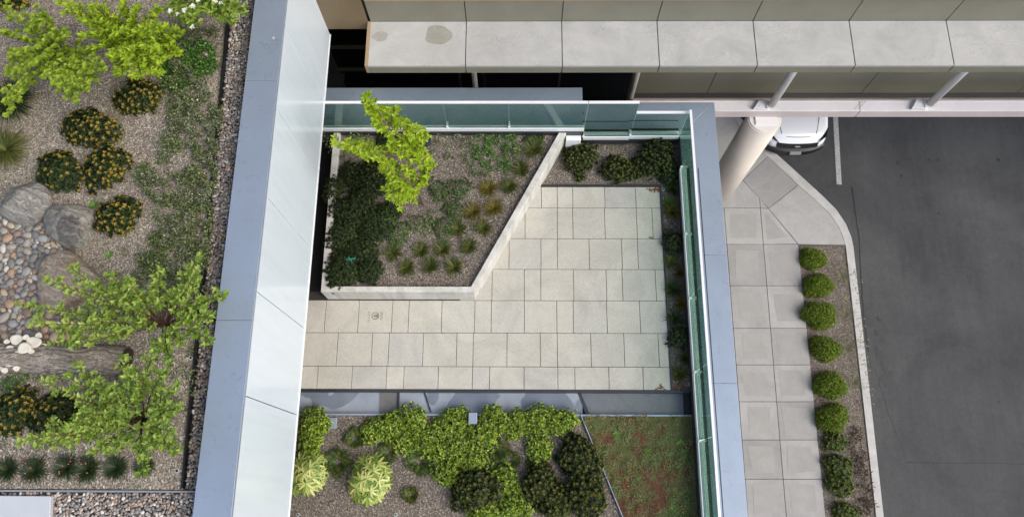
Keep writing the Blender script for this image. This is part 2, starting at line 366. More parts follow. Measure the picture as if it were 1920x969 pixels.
# ------------------------------------------------------------------ ground, street
o = MB().prism([(-300, -300), (400, -300), (400, 400), (-300, 400)], -0.4, Z(hR) - 0.008).build('ground', ASPHALT); struct(o)
o = MB().prism([(2.2, -60), (60, -60), (60, 60), (2.2, 60)], -0.3, Z(hR)).build('road', ASPHALT); struct(o)
LIGHTPATCH = m_concrete('worn_asphalt', (92, 92, 92), (76, 76, 77), 1.5, 60, 0.9, 0.2)
# kerbside paving
kin = [(1368, 200), (1378, 222), (1396, 252), (1420, 275), (1460, 312), (1497, 347), (1530, 376), (1556, 401), (1573, 426), (1581, 445), (1586, 462), (1643, 969), (1662, 1140)]
kout = [(1377, 198), (1388, 219), (1407, 246), (1432, 268), (1473, 304), (1508, 336), (1543, 368), (1568, 393), (1586, 420), (1596, 444), (1600, 462), (1657, 969), (1676, 1140)]
side = plan([(1290, 200)] + kin[:11] + [(1497, 460), (1562, 1140), (1330, 1140)], hG)
o = MB().prism(side, Z(hR) - 0.05, Z(hG) - 0.012).build('sidewalk_bed', JOINT); struct(o)
A0 = [(1357.5, 390), (1402.5, 969)]; B0 = [(1425.5, 390), (1474.5, 969)]; D0 = [(1497, 460), (1548, 969)]
def onl(l, v): (a, b), (c, d) = l; return (a + (c - a) * (v - b) / (d - b), v)
sl = []
rows = [390, 458, 535.5, 615, 683.5, 752.5, 824, 897.5, 973, 1052, 1135]
for i in range(len(rows) - 1):
    a, b = rows[i], rows[i + 1]
    sl.append([(1290, a), onl(A0, a), onl(A0, b), (1290, b)])
    if i == 0:
        sl.append([onl(A0, a), onl(B0, a), onl(B0, b), onl(A0, b)])
        sl.append([onl(B0, a), (1441, 391), (1496, 457.5), onl(B0, b)])
    else:
        sl.append([onl(A0, a), onl(B0, a), onl(B0, b), onl(A0, b)])
        sl.append([onl(B0, a), onl(D0, a), onl(D0, b), onl(B0, b)])
sl.append([(1290, 346), (1290, 390), onl(A0, 390), onl(B0, 390), (1424, 371), (1393, 338)])
sl.append([(1424, 371), onl(B0, 390), (1441, 391)])
sl.append([(1393, 338), (1441, 391), (1497, 347), (1460, 312), (1440, 293)])
sl.append([(1441, 391), (1497, 347), (1530, 376), (1556, 401), (1573, 426), (1581, 445), (1585.5, 459), (1497, 458)])
sl.append([(1290, 200), (1368, 200), (1378, 222), (1396, 252), (1420, 275), (1440, 293), (1393, 338), (1290, 346)])
m = MB()
def shrink(pts, g):
    c = Vector((sum(p[0] for p in pts) / len(pts), sum(p[1] for p in pts) / len(pts))); n = len(pts); out = []
    ar = sum(pts[i][0] * pts[(i + 1) % n][1] - pts[(i + 1) % n][0] * pts[i][1] for i in range(n))
    if ar < 0: pts = pts[::-1]
    for i in range(n):
        p0, p1, p2 = Vector(pts[i - 1]), Vector(pts[i]), Vector(pts[(i + 1) % n])
        d1 = (p1 - p0).normalized(); d2 = (p2 - p1).normalized(); n1 = Vector((-d1.y, d1.x)); n2 = Vector((-d2.y, d2.x))
        b = n1 + n2; k = g / max(0.3, (1 + n1.dot(n2)) / 1.0) ; out.append(tuple(p1 + b * k))
    return out
for q in sl: m.prism(shrink(plan(q, hG), 0.007), Z(hR) - 0.02, Z(hG))
o = m.build('sidewalk', SIDEWALK, bevel=0.004, seg=1); struct(o)
WORN = m_concrete('worn_sidewalk', (163, 162, 157), (146, 145, 141), 2.5, 45, .9)
m = MB()
for q in sl[:31]:
    pq = plan(q, hG)
    if len(pq) != 4 or q[0][0] < 1300: continue
    c_ = Vector((sum(a[0] for a in pq) / 4, sum(a[1] for a in pq) / 4)); sh = [c_ + (Vector(a) - c_) * .66 + Vector((random.uniform(-.06, .06), random.uniform(-.05, .05))) for a in pq]
    m.add([(a.x, a.y, Z(hG) + .004) for a in sh], [(0, 1, 2, 3)])
o = m.build('sidewalk_stain', WORN); struct(o)
m = MB(); kp, ko = plan(kin, hG), plan(kout, hG)
for i in range(len(kp) - 1):
    m.prism([kp[i], kp[i + 1], ko[i + 1], ko[i]], Z(hR) - 0.05, Z(hG) + 0.004)
o = m.build('kerb', KERB); struct(o)
# kerbside planting soil
bedp = plan([(1497, 460), (1585, 460), (1642.5, 969), (1660, 1140), (1562, 1140), (1548, 969)], hG)
o = MB().prism(bedp, Z(hR) - 0.02, Z(hG) - 0.03).build('kerbside_soil', MULCHD); struct(o)
# painted line and seams
PAINT = NT('road_paint'); pn = PAINT.noise(26, 5, 0.8); PAINT.color(PAINT.ramp(pn, [(0.36, (110, 110, 108)), (0.5, (176, 175, 170))])).set(Roughness=0.8)
m = MB(); l0, l1 = P(1565.5, 200, hR), P(1573.5, 346, hR)
m.obox(l0, l1, 0.145, Z(hR) - 0.01, Z(hR) + 0.004); o = m.build('parking_line', PAINT.m); struct(o)
TAR = m_metal('tar_seam', (34, 34, 35), 0.6, 0.1)
def seam(pts, w_, name='tar_seam'):
    m = MB(); prev = None; rr = random.Random(3)
    pp = []
    for (a, b) in zip(pts[:-1], pts[1:]):
        for k in range(6):
            t = k / 6; pp.append(P(a[0] + (b[0] - a[0]) * t + rr.uniform(-.7, .7), a[1] + (b[1] - a[1]) * t, hR))
    pp.append(P(*pts[-1], hR))
    L = []; Rr = []
    for i, p in enumerate(pp):
        d = (pp[min(i + 1, len(pp) - 1)] - pp[max(0, i - 1)]).normalized(); n = Vector((-d.y, d.x, 0)) * w_ * rr.uniform(.3, .8)
        L.append((p + n)); Rr.append(p - n)
    z = Z(hR) + 0.004
    m.add([(p.x, p.y, z) for p in L + Rr], [(i, i + 1, len(L) + i + 1, len(L) + i) for i in range(len(L) - 1)])
    o = m.build(name, TAR); struct(o)
seam([(1597, 350), (1604, 400), (1611, 450), (1614, 520), (1620, 600), (1628, 660)], 0.03)
seam([(1700, 866), (1790, 868), (1850, 867), (1935, 870)], 0.02)
seam([(1640, 690), (1668, 780), (1700, 862)], 0.008)
# a stained drip patch
m = MB(); rr = random.Random(5)
for (u, v, r) in [(1650, 668, 5), (1659, 690, 4), (1664, 712, 9), (1670, 716, 5), (1645, 655, 2.5), (1656, 682, 3), (1672, 700, 3), (1644, 625, 3), (1648, 600, 2.5), (1690, 330, 1.5), (1760, 400, 1.5), (1872, 300, 2), (1742, 300, 1.3)]:
    c = P(u, v, hR); s_ = 1.6 * r * pxm(u, v, hR); n = 12
    m.add([(c.x + s_ * rr.uniform(.5, 1.2) * math.cos(k * 6.283 / n), c.y + 1.4 * s_ * rr.uniform(.5, 1.2) * math.sin(k * 6.283 / n), Z(hR) + 0.0045 + .0003 * len(m.v) / 12) for k in range(n)], [tuple(range(n))])
o = m.build('oil_stain', m_metal('oil', (44, 44, 45), 0.5, 0.1)); struct(o)

# ------------------------------------------------------------------ podium under the terrace
def podium():
    t = thing('terrace_podium', 'low building block that carries the paved terrace and its garden beds', 'building', (-0.5, 2, 0))
    MB().box(X_T - 0.5, X_COUT - 0.06, -9, Y_COUT - 0.06, 0, Z(hT) - 0.25).build('wall', SOFFIT, t)
    return t
podium()
BED = m_metal('paver_bed', (58, 54, 50), 0.95, 0.1)
o = MB().box(X_T - 0.45, X_PAVE, Y_PAVS, Y_PAVN, Z(hT) - 0.24, Z(hT) - 0.02).build('terrace_bed', BED); struct(o)
o = MB().box(X_T - 0.45, P(594, 546, hPT).x + .06, P(594, 546, hT).y, Y_PAVN + 2.6, Z(hT) - 0.02, Z(hT) - 0.012).build('shade_gap_strip', BLACKEDGE); struct(o)  # black strip paints the shadow gap between overhanging wall and planter
rowY = [P(1100, v, hT).y for v in (350.5, 390, 447.5, 505, 563.5, 624.5, 687.5, 730.5)]
J = [[1015, 1045, 1074, 1134, 1192], [984.5, 1045, 1074, 1134, 1194, 1223.5], [954.5, 1014.3, 1045, 1105, 1166, 1196],
     [922.5, 983, 1014, 1075.5, 1137, 1167, 1229.5], [547, 609.7, 672, 735, 766, 828, 890, 921, 983, 1044, 1075, 1138, 1200],
     [569, 632, 697, 728.5, 793, 856, 887, 950.5, 1013, 1045, 1108, 1170.5, 1235], [563, 595, 659.6, 724.3, 757, 821.5, 885.6, 918, 982.5, 1046, 1078, 1141.8, 1206]]
m = MB(); g = 0.0045
for i in range(7):
    vm = (350.5, 390, 447.5, 505, 563.5, 624.5, 687.5, 730.5); v = (vm[i] + vm[i + 1]) / 2
    xs = [P(u, v, hT).x for u in J[i]]
    if i >= 4: xs[0] = X_T - 0.2
    else: xs.insert(0, xs[0] - 0.62)
    xs.append(X_PAVE)
    for a, b in zip(xs[:-1], xs[1:]):
        if b - a < 0.03: continue
        dz = random.uniform(-.0015, .0015)
        m.box(a + g, b - g, rowY[i + 1] + g, rowY[i] - g, Z(hT) - 0.05, Z(hT) + dz)
o = m.build('terrace_paving', PAVER, bevel=0.003, seg=1); struct(o)
# engraved stone marker
mk = thing('floor_marker', 'faded round emblem with a plant mark and lettering in the paving', 'marker', P(705, 592, hT))
INK = m_metal('faded_ink', (140, 136, 124), 0.9, 0.15); INKD = m_metal('dark_ink', (104, 100, 90), 0.9, 0.1)
c = P(704, 592, hT); z = Z(hT) + 0.004
m = MB(); n = 28; r0, r1 = .058, .075
vs = [(c.x + r * math.cos(k * 6.283 / n), c.y + r * math.sin(k * 6.283 / n), z) for r in (r0, r1) for k in range(n)]
m.add(vs, [(k, (k + 1) % n, n + (k + 1) % n, n + k) for k in range(n)]); m.build('ring', INK, mk)
m = MB(); m.box(c.x - .05, c.x + .05, c.y - .004, c.y + .004, z - .001, z + .001)
for s_ in (-1, 1):
    for q in (-.02, .01, .035): m.obox((c.x + q, c.y), (c.x + q + .025, c.y + s_ * .035), .009, z - .001, z + .0015)
m.build('plant_mark', INKD, mk)
def textobj(txt, loc, size, rot, mat, parent, name='lettering'):
    cu = bpy.data.curves.new(name, 'FONT'); cu.body = txt; cu.size = size; cu.align_x = 'CENTER'; cu.align_y = 'CENTER'; cu.extrude = 0.0008; cu.offset = 0.0006
    o = bpy.data.objects.new(name, cu); C.objects.link(o); o.parent = parent; o.location = Vector(loc) - wloc(parent); o.rotation_euler = rot; cu.materials.append(mat); return o
# worn lettering: strokes only, the photo does not let the words be read
for (dx, ys, mat_) in ((-.125, [-.12, -.085, -.05, -.02, .015, .045, .08], INK), (.12, [-.07, -.035, 0, .035, .065], INKD)):
    m = MB()
    for k, yy in enumerate(ys):
        m.box(c.x + dx - .018, c.x + dx + .018, c.y + yy - .004, c.y + yy + .004, z - .001, z + .001)
        if k % 2 == 0: m.box(c.x + dx - .018, c.x + dx - .01, c.y + yy - .012, c.y + yy + .012, z - .001, z + .0015)
        else: m.box(c.x + dx + .01, c.x + dx + .018, c.y + yy - .012, c.y + yy + .012, z - .001, z + .0015)
    m.build('lettering', mat_, mk)

# soil sheets of the terrace
o = MB().box(X_T - 0.45, X_GLASS + 0.05, Y_PAVN + 0.02, Y_NG + 0.08, Z(hT) - 0.24, Z(hS)).build('north_bed_soil', MULCHD); struct(o)
o = MB().box(X_PAVE + 0.02, X_GLASS + 0.05, Y_PAVS, Y_PAVN + 0.02, Z(hT) - 0.24, Z(hS) - 0.003).build('east_bed_soil', MULCHD); struct(o)
# metal edging along the paving
t = thing('paving_edging', 'dark metal strip edging the north and east sides of the terrace paving', 'edging', (X_PAVE, Y_PAVN, Z(hT)))
xW = P(1015, 350, hT).x
MB().box(xW, X_PAVE + .02, Y_PAVN, Y_PAVN + .035, Z(hT) - .2, Z(hT) + .03).build('north_strip', DARKMETAL, t)
MB().box(X_PAVE, X_PAVE + .03, Y_PAVS, Y_PAVN, Z(hT) - .2, Z(hT) + .027).build('east_strip', DARKMETAL, t)

# ------------------------------------------------------------------ planter
pl = thing('concrete_planter', 'raised white concrete planter with slanting east side on the terrace', 'planter', P(886, 547, hT))
outer = plan([(594, 547), (888, 547.5), (1064, 245), (1066, 236), (626, 236)], hPT)
inner = plan([(606, 536), (883, 537), (1049, 247), (1052, 232), (638, 232)], hPT)
outer[0] = (outer[0][0], outer[1][1]); inner[0] = (inner[0][0], inner[1][1])
Yn = Y_NG - 0.06
def clipn(a, b): t_ = (Yn - a[1]) / (b[1] - a[1]); return (a[0] + (b[0] - a[0]) * t_, Yn)
outer[3] = clipn(outer[1], outer[2]); outer[2] = outer[3]; inner[3] = clipn(inner[1], inner[2]); inner[2] = inner[3]
oW, iW = outer[0], inner[0]
oN = (P(622, 290, hPT).x, Yn); iN = (P(636, 290, hPT).x, Yn)
iW = (iN[0] - 0.0, iW[1]); oW = (oN[0], oW[1]); iW = (oW[0] + .13, iW[1]); iN = (oW[0] + .13, Yn)
MB().prism([oW, outer[1], inner[1], iW], Z(hT) - .1, Z(hPT)).build('south_wall', PLANTER, pl, bevel=.008)
MB().prism([outer[1], outer[2], inner[2], inner[1]], Z(hT) - .1, Z(hPT) + .002).build('slanting_wall', PLANTER, pl, bevel=.008)
MB().prism([oW, iW, iN, oN], Z(hT) - .1, Z(hPT) - .002).build('west_wall', PLANTER, pl, bevel=.008)
o = MB().prism([iW, inner[1], inner[2], iN], Z(hT) - .1, Z(hPS)).build('soil', MULCHD, pl)

# ------------------------------------------------------------------ basin
def m_basin():
    t = NT('basin_floor')
    pat = t.noise(0.9, 3, 0.45, dist=0.8)
    dry = t.ramp(t.noise(4, 5, 0.6), [(0.3, (130, 138, 148)), (0.7, (144, 152, 161))])
    wet = t.ramp(t.noise(3, 4, 0.6), [(0.3, (104, 113, 124)), (0.7, (118, 127, 138))])
    f = t.ramp(pat, [(0.46, G(0)), (0.475, G(1))])
    t.color(t.mix(f, wet, dry)); rr_ = t.ramp(pat, [(0.46, G(0.16)), (0.475, G(0.45))]); t.l(rr_, t.b.inputs['Roughness']); return t.m
BASIN = m_basin(); BASIN2 = m_concrete('basin_concrete', (112, 116, 118), (86, 90, 93), 2.5, 20, 0.35)
bs = thing('water_basin', 'long shallow blue grey basin with wet patches between paving and lower garden', 'basin', (0, (Y_PAVS + Y_POOLS) / 2, Z(hT) - .2))
yb0, yb1 = Y_POOLS, Y_PAVS - .05
xd = P(1100, 750, hT + .08).x
MB().box(X_T - .4, xd - .08, yb0, yb1, Z(hT) - .3, Z(hT) - .1).build('floor', BASIN, bs)
MB().prism([(xd - .08, yb1), (xd - .16, yb1), (xd - .02, yb0), (xd + .10, yb0), ], Z(hT) - .3, Z(hT) - .096).build('sloped_joint', DARKMETAL, bs)
MB().prism([(xd - .1, yb1), (X_GLASS - .05, yb1), (X_GLASS - .05, yb0), (xd + .06, yb0)], Z(hT) - .3, Z(hT) - .092).build('concrete_floor', BASIN2, bs)
MB().box(X_T - .4, X_GLASS - .05, Y_PAVS - .05, Y_PAVS, Z(hT) - .3, Z(hT) + .012).build('north_edge', DARKMETAL, bs)
MB().box(X_T - .4, X_GLASS - .05, Y_POOLS - .03, Y_POOLS, Z(hT) - .3, Z(hT) + .005).build('south_edge', COPING, bs)
x0, x1 = P(712, 750, hT + .1).x, P(752, 750, hT + .1).x
MB().box(x0, x1 - .08, yb0, yb1, Z(hT) - .3, Z(hT) - .088).build('step_plate', m_metal('basin_plate', (112, 113, 111), .5, .12), bs)
MB().box(x1 - .07, x1 - .03, yb0, yb1, Z(hT) - .3, Z(hT) - .07).build('divider', DARKMETAL, bs)
dd = P(796, 735, hT + .1); de = P(808, 772, hT + .1)
MB().obox(dd, de, .025, Z(hT) - .3, Z(hT) - .075).build('divider', DARKMETAL, bs)
xe = P(1283, 755, hT).x
MB().box(xe, X_GLASS - .05, yb0, yb1, Z(hT) - .3, Z(hT) - .08).build('drain_plate', SHADOWWALL, bs)

# ------------------------------------------------------------------ lower garden soil, sedum carpet
o = MB().box(X_T - .45, X_GLASS + .05, -9, Y_POOLS - .03, Z(hT) - .24, Z(hS)).build('lower_garden_soil', MULCHD); struct(o)
def m_sedum():
    t = NT('sedum_carpet_ground')
    a = t.ramp(t.noise(2.6, 5, 0.65), [(0.36, (96, 108, 56)), (0.5, (112, 112, 68)), (0.6, (122, 70, 56)), (0.78, (98, 110, 56))])
    b = t.ramp(t.voro(70), [(0.1, G(1.15)), (0.7, G(0.5))])
    t.color(t.mix(0.8, a, b, 'MULTIPLY')).set(Roughness=.95).bump(t.voro(70), .8, .02); return t.m
sA, sB = P(1087, 778, hS), P(1168, 975, hS); dirs = (sB - sA); sC = sA + dirs * 1.6
sedpoly = [tuple(sA[:2]), (X_GLASS - .05, sA.y), (X_GLASS - .05, sC.y), tuple(sC[:2])]
sedg = MB().prism(sedpoly, Z(hS) - .05, Z(hS) + .02).build('sedum_soil', m_sedum()); struct(sedg)
eg = MB(); eg.obox(sA, sC, .016, Z(hS) - .05, Z(hS) + .06, shift=.015)
o = eg.build('sedum_edging', COPING); tag(o, 'thin pale metal strip slanting along the sedum carpet', 'edging')

# ------------------------------------------------------------------ parapets, copings, glass guards
par = thing('parapet', 'wide blue grey metal capped parapet around the terrace east and north sides', 'parapet', (X_COUT, Y_COUT, Z(hT)))
MB().box(X_GLASS + .04, X_COUT - .05, -9, Y_COUT - .05, Z(hT) - .2, Z(hC) - .05).build('east_wall', SOFFIT, par)
xs2 = P(1092, 178, hCN).x
def coping_piece(name, pts, zt, par_, th=.05): return MB().prism(pts, zt - th, zt).build(name, COPING, par_, bevel=.006)
# east coping in lengths with joints
js = [Y_COUT]
ys = [P(1350, 478, hC).y, P(1375, 718, hC).y, -2.6, -9]
prev = None
xo, xi = X_COUT, X_GLASS + .01
yi = Y_NG + .01
coping_piece('coping', [(xo, Y_COUT), (xo, ys[0] + .003), (xi, ys[0] + .003), (xi, yi)], Z(hC), par)
for a, b in zip(ys[:-1], ys[1:]): coping_piece('coping', [(xo, a - .0015), (xo, b + .0015), (xi, b + .0015), (xi, a - .0015)], Z(hC), par)
coping_piece('coping', [(xo - .005, Y_COUT), (xi - .005, yi), (xs2, yi), (xs2, Y_COUT)], Z(hC), par)
coping_piece('coping', [(X_T - .3, yi), (xs2 - .0, yi), (xs2 - .0, Y_COUT + .1), (X_T - .3, Y_COUT + .1)], Z(hCN), par, th=.06)
MB().box(X_T - .3, xs2 - .02, Y_NG + .03, Y_COUT + .05, Z(hT) - .2, Z(hCN) - .06).build('north_wall', SOFFIT, par)
MB().box(xs2 - .02, X_GLASS + .04, Y_NG + .03, Y_COUT - .05, Z(hT) - .2, Z(hC) - .05).build('north_wall', SOFFIT, par)
def guard(label, panels, axis, const, hb, ht, shoe=True, end=None):
    """panels: list of (a0,a1) along the axis; const is the other coordinate"""
    gt = thing('glass_guard', label, 'glass guard', ((const, panels[0][0], Z(hb)) if axis == 'y' else (panels[0][0], const, Z(hb))), 'glass guards on the terrace parapet')
    A, B = panels[0][0], panels[-1][1]
    def bx(a0, a1, o0, o1, z0, z1): 
        m = MB()
        return m.box(const + o0, const + o1, a0, a1, z0, z1) if axis == 'y' else m.box(a0, a1, const + o0, const + o1, z0, z1)
    lo, hi = min(A, B), max(A, B)
    for a0, a1 in panels:
        a0, a1 = min(a0, a1) + .006, max(a0, a1) - .006
        p = bx(a0, a1, -.007, .007, Z(hb) + .02, Z(ht)).build('glass_panel', GLASS, gt)
        bx(a0 - .005, a1 + .005, -.022, .022, Z(ht) - .005, Z(ht) + .03).build('top_edge', RAIL, p)
        for e in (a0, a1 - .012): bx(e, e + .012, -.0085, .0085, Z(hb) + .03, Z(ht) - .002).build('side_edge', GLEDGE, p) if False else None
    bx(lo, hi, -.035, -.012, Z(hb) - .10, Z(hb) + .02).build('front_rail', RAIL, gt, bevel=.004)
    bx(lo, hi, .02, .085, Z(hb) - .02, Z(hb) + .03).build('back_rail', RAIL, gt, bevel=.004)
    bx(lo, hi, .087, .15, Z(hb) - .04, Z(hb) + .006).build('gap_seal', DARKMETAL, gt)
    bx(lo, hi, .32, .335, Z(hb) - .04, Z(hb) + .006).build('cap_seam', DARKMETAL, gt)
    bx(lo, hi, -.05, .05, Z(hb) - .25, Z(hb) - .105).build('base_strip', DARKMETAL, gt)
    for a0, a1 in panels:
        for e in (min(a0, a1),):
            bx(e - .02, e + .02, -.03, .10, Z(hb) + .0, Z(hb) + .075).build('clamp', RAIL, gt)
    return gt
# east panels, from joints read along the glass
ej = [Y_NG] + [P(u, v, hC).y for u, v in ((1280, 315), (1288, 440), (1295, 560), (1303, 698), (1314, 826))] + [-1.3, -3.1, -5]
guard('long green tinted glass guard along the east edge of the terrace', list(zip(ej[1:], ej[:-1])), 'y', X_GLASS, 14.1, 13.06)
xk = P(1180, 235, hC).x; xm_ = P(1092, 245, hC).x
gN = guard('low glass guard at the north east corner beside the dark shrubs', [(xk, X_GLASS - .01)], 'x', Y_NG, 14.1, 13.15)
gM = guard('tall middle glass panel north of the slanting planter wall', [(xm_ + .01, xk - .01)], 'x', Y_NG - .02, 14.1, 12.72)
xw = X_T - .1; px_ = [xw] + [P(u, 230, hCN).x for u in (712, 839, 955)] + [xm_ + .0]
guard('raised green glass guard behind the concrete planter on the north edge', list(zip(px_[:-1], px_[1:])), 'x', Y_NG - .02, 13.72, 12.72)
o = MB().box(P(1062, 240, hPT).x, P(1090, 240, hPT).x, Y_NG - .17, Y_NG - .06, Z(hT), Z(hT) + .42).build('utility_box', RAIL, bevel=.006); tag(o, 'small pale metal box under the end of the raised glass guard', 'box')

# ------------------------------------------------------------------ white wall on the left
ww = thing('white_wall', 'tall white panelled wall with grey metal cap between roof garden and terrace', 'wall', (X_WALL - .3, 3, Z(hT)))
zb = Z(12.7)
MB().box(X_LCO + .05, X_WALL - .05, -9, Y_BW, zb + .02, Z(hLC) - .06).build('core', SHADOWWALL, ww)
MB().box(X_T - .6, X_T - .2, -9, Y_B2, 2.0, zb + .02).build('recessed_wall', SHADOWWALL, ww)
yj = [Y_BW + .0] + [P(u, v, hLC).y for u, v in ((542, 40.6), (524.8, 197), (505, 364), (483.9, 543), (459, 740.5))]
st_ = yj[-1] - yj[-2]; yj += [yj[-1] + 1.4 * st_, yj[-1] + 2.5 * st_, yj[-1] + 3.6 * st_]
for a, b in zip(yj[:-1], yj[1:]):
    MB().box(X_WALL - .05, X_WALL, b + .007, a - .007, zb, Z(hLC) - .062).build('panel', WHITE, ww, bevel=.004)
MB().box(X_WALL - .045, X_WALL + .012, -9, Y_BW, zb - .03, zb - .005).build('base_trim', RAIL, ww)
cj = [Y_BW - .005, P(500, 151, hLC).y, P(440, 600, hLC).y, -3.5, -9]
for a, b in zip(cj[:-1], cj[1:]):
    MB().box(X_LCO, X_WALL + .012, b + .002, a - .002, Z(hLC) - .06, Z(hLC)).build('coping', COPING, ww, bevel=.005)

# ------------------------------------------------------------------ roof garden ground
rg = thing('roof_garden_building', 'building block under the planted roof garden on the left', 'building', (-8, 3, 0))
MB().box(-16, X_T - .3, -9, Y_BW, 0, zb).build('wall', SOFFIT, rg)
MB().box(-16, X_LCO + .05, -9, Y_BW, zb, Z(hLG) - .15).build('upper_wall', SOFFIT, rg)
edge = plan([(438, -60), (432, 90), (401, 480), (343, 915)], hLG)
el = lambda y: np.interp(y, [edge[3][1], edge[2][1], edge[1][1], edge[0][1]], [edge[3][0], edge[2][0], edge[1][0], edge[0][0]])
yS = P(200, 917, hLG).y
xe0 = edge[3][0]; 
exn, exs = edge[0], edge[3]
o = MB().prism([(-16, yS), (exs[0], yS), (exn[0], exn[1]), (exn[0], Y_BW - .01), (-16, Y_BW - .01)], Z(hLG) - .2, Z(hLG)).build('roof_garden_soil', MULCH); struct(o)
o = MB().prism([(-16, -9), (X_LCO + .05, -9), (X_LCO + .05, Y_BW - .01), (exn[0], Y_BW - .01), (exn[0], exn[1]), (exs[0], yS), (-16, yS)], Z(hLG) - .2, Z(hLG) - .05).build('gravel_bed', BED); struct(o)
m = MB(); m.obox(exs, exn, .022, Z(hLG) - .2, Z(hLG) + .05)
o = m.build('garden_edging', BLACKEDGE); tag(o, 'thin black edging between roof garden soil and pebble strip', 'edging')
m = MB(); m.box(-16, X_LCO + .0, yS - .035, yS - .01, Z(hLG) - .2, Z(hLG) + .03)
o = m.build('steel_edging', m_metal('galvanised_edge', (140, 143, 145), .4, .1)); tag(o, 'straight grey steel edging along the south side of the roof garden', 'edging')
pp = plan([(-300, 926), (95, 929), (88, 1100), (-300, 1100)], hLG - .04)
o = MB().prism(pp, Z(hLG) - .1, Z(hLG) + .04).build('roof_hatch', m_metal('pale_hatch', (186, 190, 194), .4, .04), bevel=.01); tag(o, 'pale grey metal cover panel at the roof garden corner', 'metal cover')

sp = P(513, 72, hLC); m = MB(); m.add([(sp.x + .02 * math.cos(k) * (1 + .3 * math.sin(3 * k)), sp.y + .026 * math.sin(k), Z(hLC) + .003) for k in [j * 6.283 / 12 for j in range(12)]], [tuple(range(12))]); m.build('droppings', PLANTER, ww)
# pebbles in one mesh
def ico(sub=1):
    import bmesh
    bm = bmesh.new(); bmesh.ops.create_icosphere(bm, subdivisions=sub, radius=1.0)
    V = np.array([v.co[:] for v in bm.verts]); F = np.array([[v.index for v in f.verts] for f in bm.faces]); bm.free(); return V, F
IV, IF = ico(1); IV2, IF2 = ico(2)
def rotm(n):
    a = rng.uniform(0, 6.283, n); b = rng.normal(0, .3, n); c_ = rng.normal(0, .3, n)
    ca, sa, cb, sb, cc, sc = np.cos(a), np.sin(a), np.cos(b), np.sin(b), np.cos(c_), np.sin(c_)
    Rz = np.zeros((n, 3, 3)); Rz[:, 0, 0] = ca; Rz[:, 0, 1] = -sa; Rz[:, 1, 0] = sa; Rz[:, 1, 1] = ca; Rz[:, 2, 2] = 1
    Rx = np.zeros((n, 3, 3)); Rx[:, 0, 0] = 1; Rx[:, 1, 1] = cb; Rx[:, 1, 2] = -sb; Rx[:, 2, 1] = sb; Rx[:, 2, 2] = cb
    Ry = np.zeros((n, 3, 3)); Ry[:, 1, 1] = 1; Ry[:, 0, 0] = cc; Ry[:, 0, 2] = sc; Ry[:, 2, 0] = -sc; Ry[:, 2, 2] = cc
    return Rz @ Rx @ Ry
def pebbles(pos, size, name, mat):
    n = len(pos); S = np.stack([size * rng.uniform(.9, 1.25, n), size * rng.uniform(.65, .95, n), size * rng.uniform(.4, .6, n)], 1)
    V = IV[None] * S[:, None, :] * (1 + .07 * rng.normal(size=(n, len(IV), 1))); V = np.einsum('nij,nkj->nki', rotm(n), V) + pos[:, None, :]
    F = IF[None] + (np.arange(n) * len(IV))[:, None, None]
    return fastmesh(name, V.reshape(-1, 3), F.reshape(-1, 3), mat)
def inpoly(pts, poly):
    x, y = pts[:, 0], pts[:, 1]; c_ = np.zeros(len(pts), bool); j = len(poly) - 1
    for i in range(len(poly)):
        xi_, yi_, xj, yj_ = *poly[i], *poly[j]
        k = ((yi_ > y) != (yj_ > y)) & (x < (xj - xi_) * (y - yi_) / (yj_ - yi_ + 1e-12) + xi_); c_ ^= k; j = i
    return c_
def grid_fill(poly, step, jit=.35, layers=2):
    poly = np.array(poly); lo = poly.min(0); hi = poly.max(0); out = []
    for l in range(layers):
        gx, gy = np.meshgrid(np.arange(lo[0] + l * step / 2, hi[0], step), np.arange(lo[1] + l * step / 2, hi[1], step)); p = np.stack([gx.ravel(), gy.ravel()], 1)
        p += rng.uniform(-jit, jit, p.shape) * step; p = p[inpoly(p, poly)]
        out.append(np.c_[p, np.full(len(p), l)])
    return np.concatenate(out)
strip = [(exs[0] + .02, yS), (exn[0] + .02, exn[1]), (X_LCO + .03, exn[1]), (X_LCO + .03, yS)]
strip2 = [(-7.5, yS - .045), (X_LCO + .02, yS - .045), (X_LCO + .02, yS - 1.2), (-7.5, yS - 1.2)]
a = np.concatenate([grid_fill(strip, .047), grid_fill(strip2, .047)])
pos = np.c_[a[:, :2], Z(hLG) - .045 + a[:, 2] * .018 + rng.uniform(-.006, .006, len(a))]
o = pebbles(pos, rng.uniform(.02, .036, len(pos)), 'gravel', PEBBLE); stuff(o, 'small grey and brown pebbles filling the strip beside the metal cap', 'gravel')
# river bed of cobbles
riv = plan([(-80, 385), (0, 392), (30, 420), (60, 425), (90, 420), (120, 470), (115, 520), (110, 590), (140, 600), (150, 655), (80, 665), (0, 645), (-80, 640)], hLG)
a = grid_fill(riv, .055, layers=2)
pos = np.c_[a[:, :2], Z(hLG) - .004 + a[:, 2] * .012]
o = pebbles(pos, rng.uniform(.02, .036, len(pos)), 'small_gravel', PEBBLE); stuff(o, 'small stones between the larger river cobbles', 'gravel')
cob_me = []
for k in range(10):
    n = 1; V = IV2 * np.array([rng.uniform(.95, 1.25), rng.uniform(.7, .95), rng.uniform(.45, .6)]); V = V * (1 + .1 * np.sin(V[:, :1] * 2.3 + k) * np.cos(V[:, 1:2] * 2.9 + k * 2))
    ob = fastmesh('river_cobble', V * .05, IF2, COBBLES[k % 8]); cob_me.append(ob.data); bpy.data.objects.remove(ob)
vis = plan([(-6, 392), (0, 395), (30, 420), (60, 425), (90, 420), (120, 470), (112, 520), (104, 590), (140, 600), (150, 640), (80, 655), (-6, 640)], hLG)
vis_a = np.array(vis); lo = vis_a.min(0); hi = vis_a.max(0); placed = []
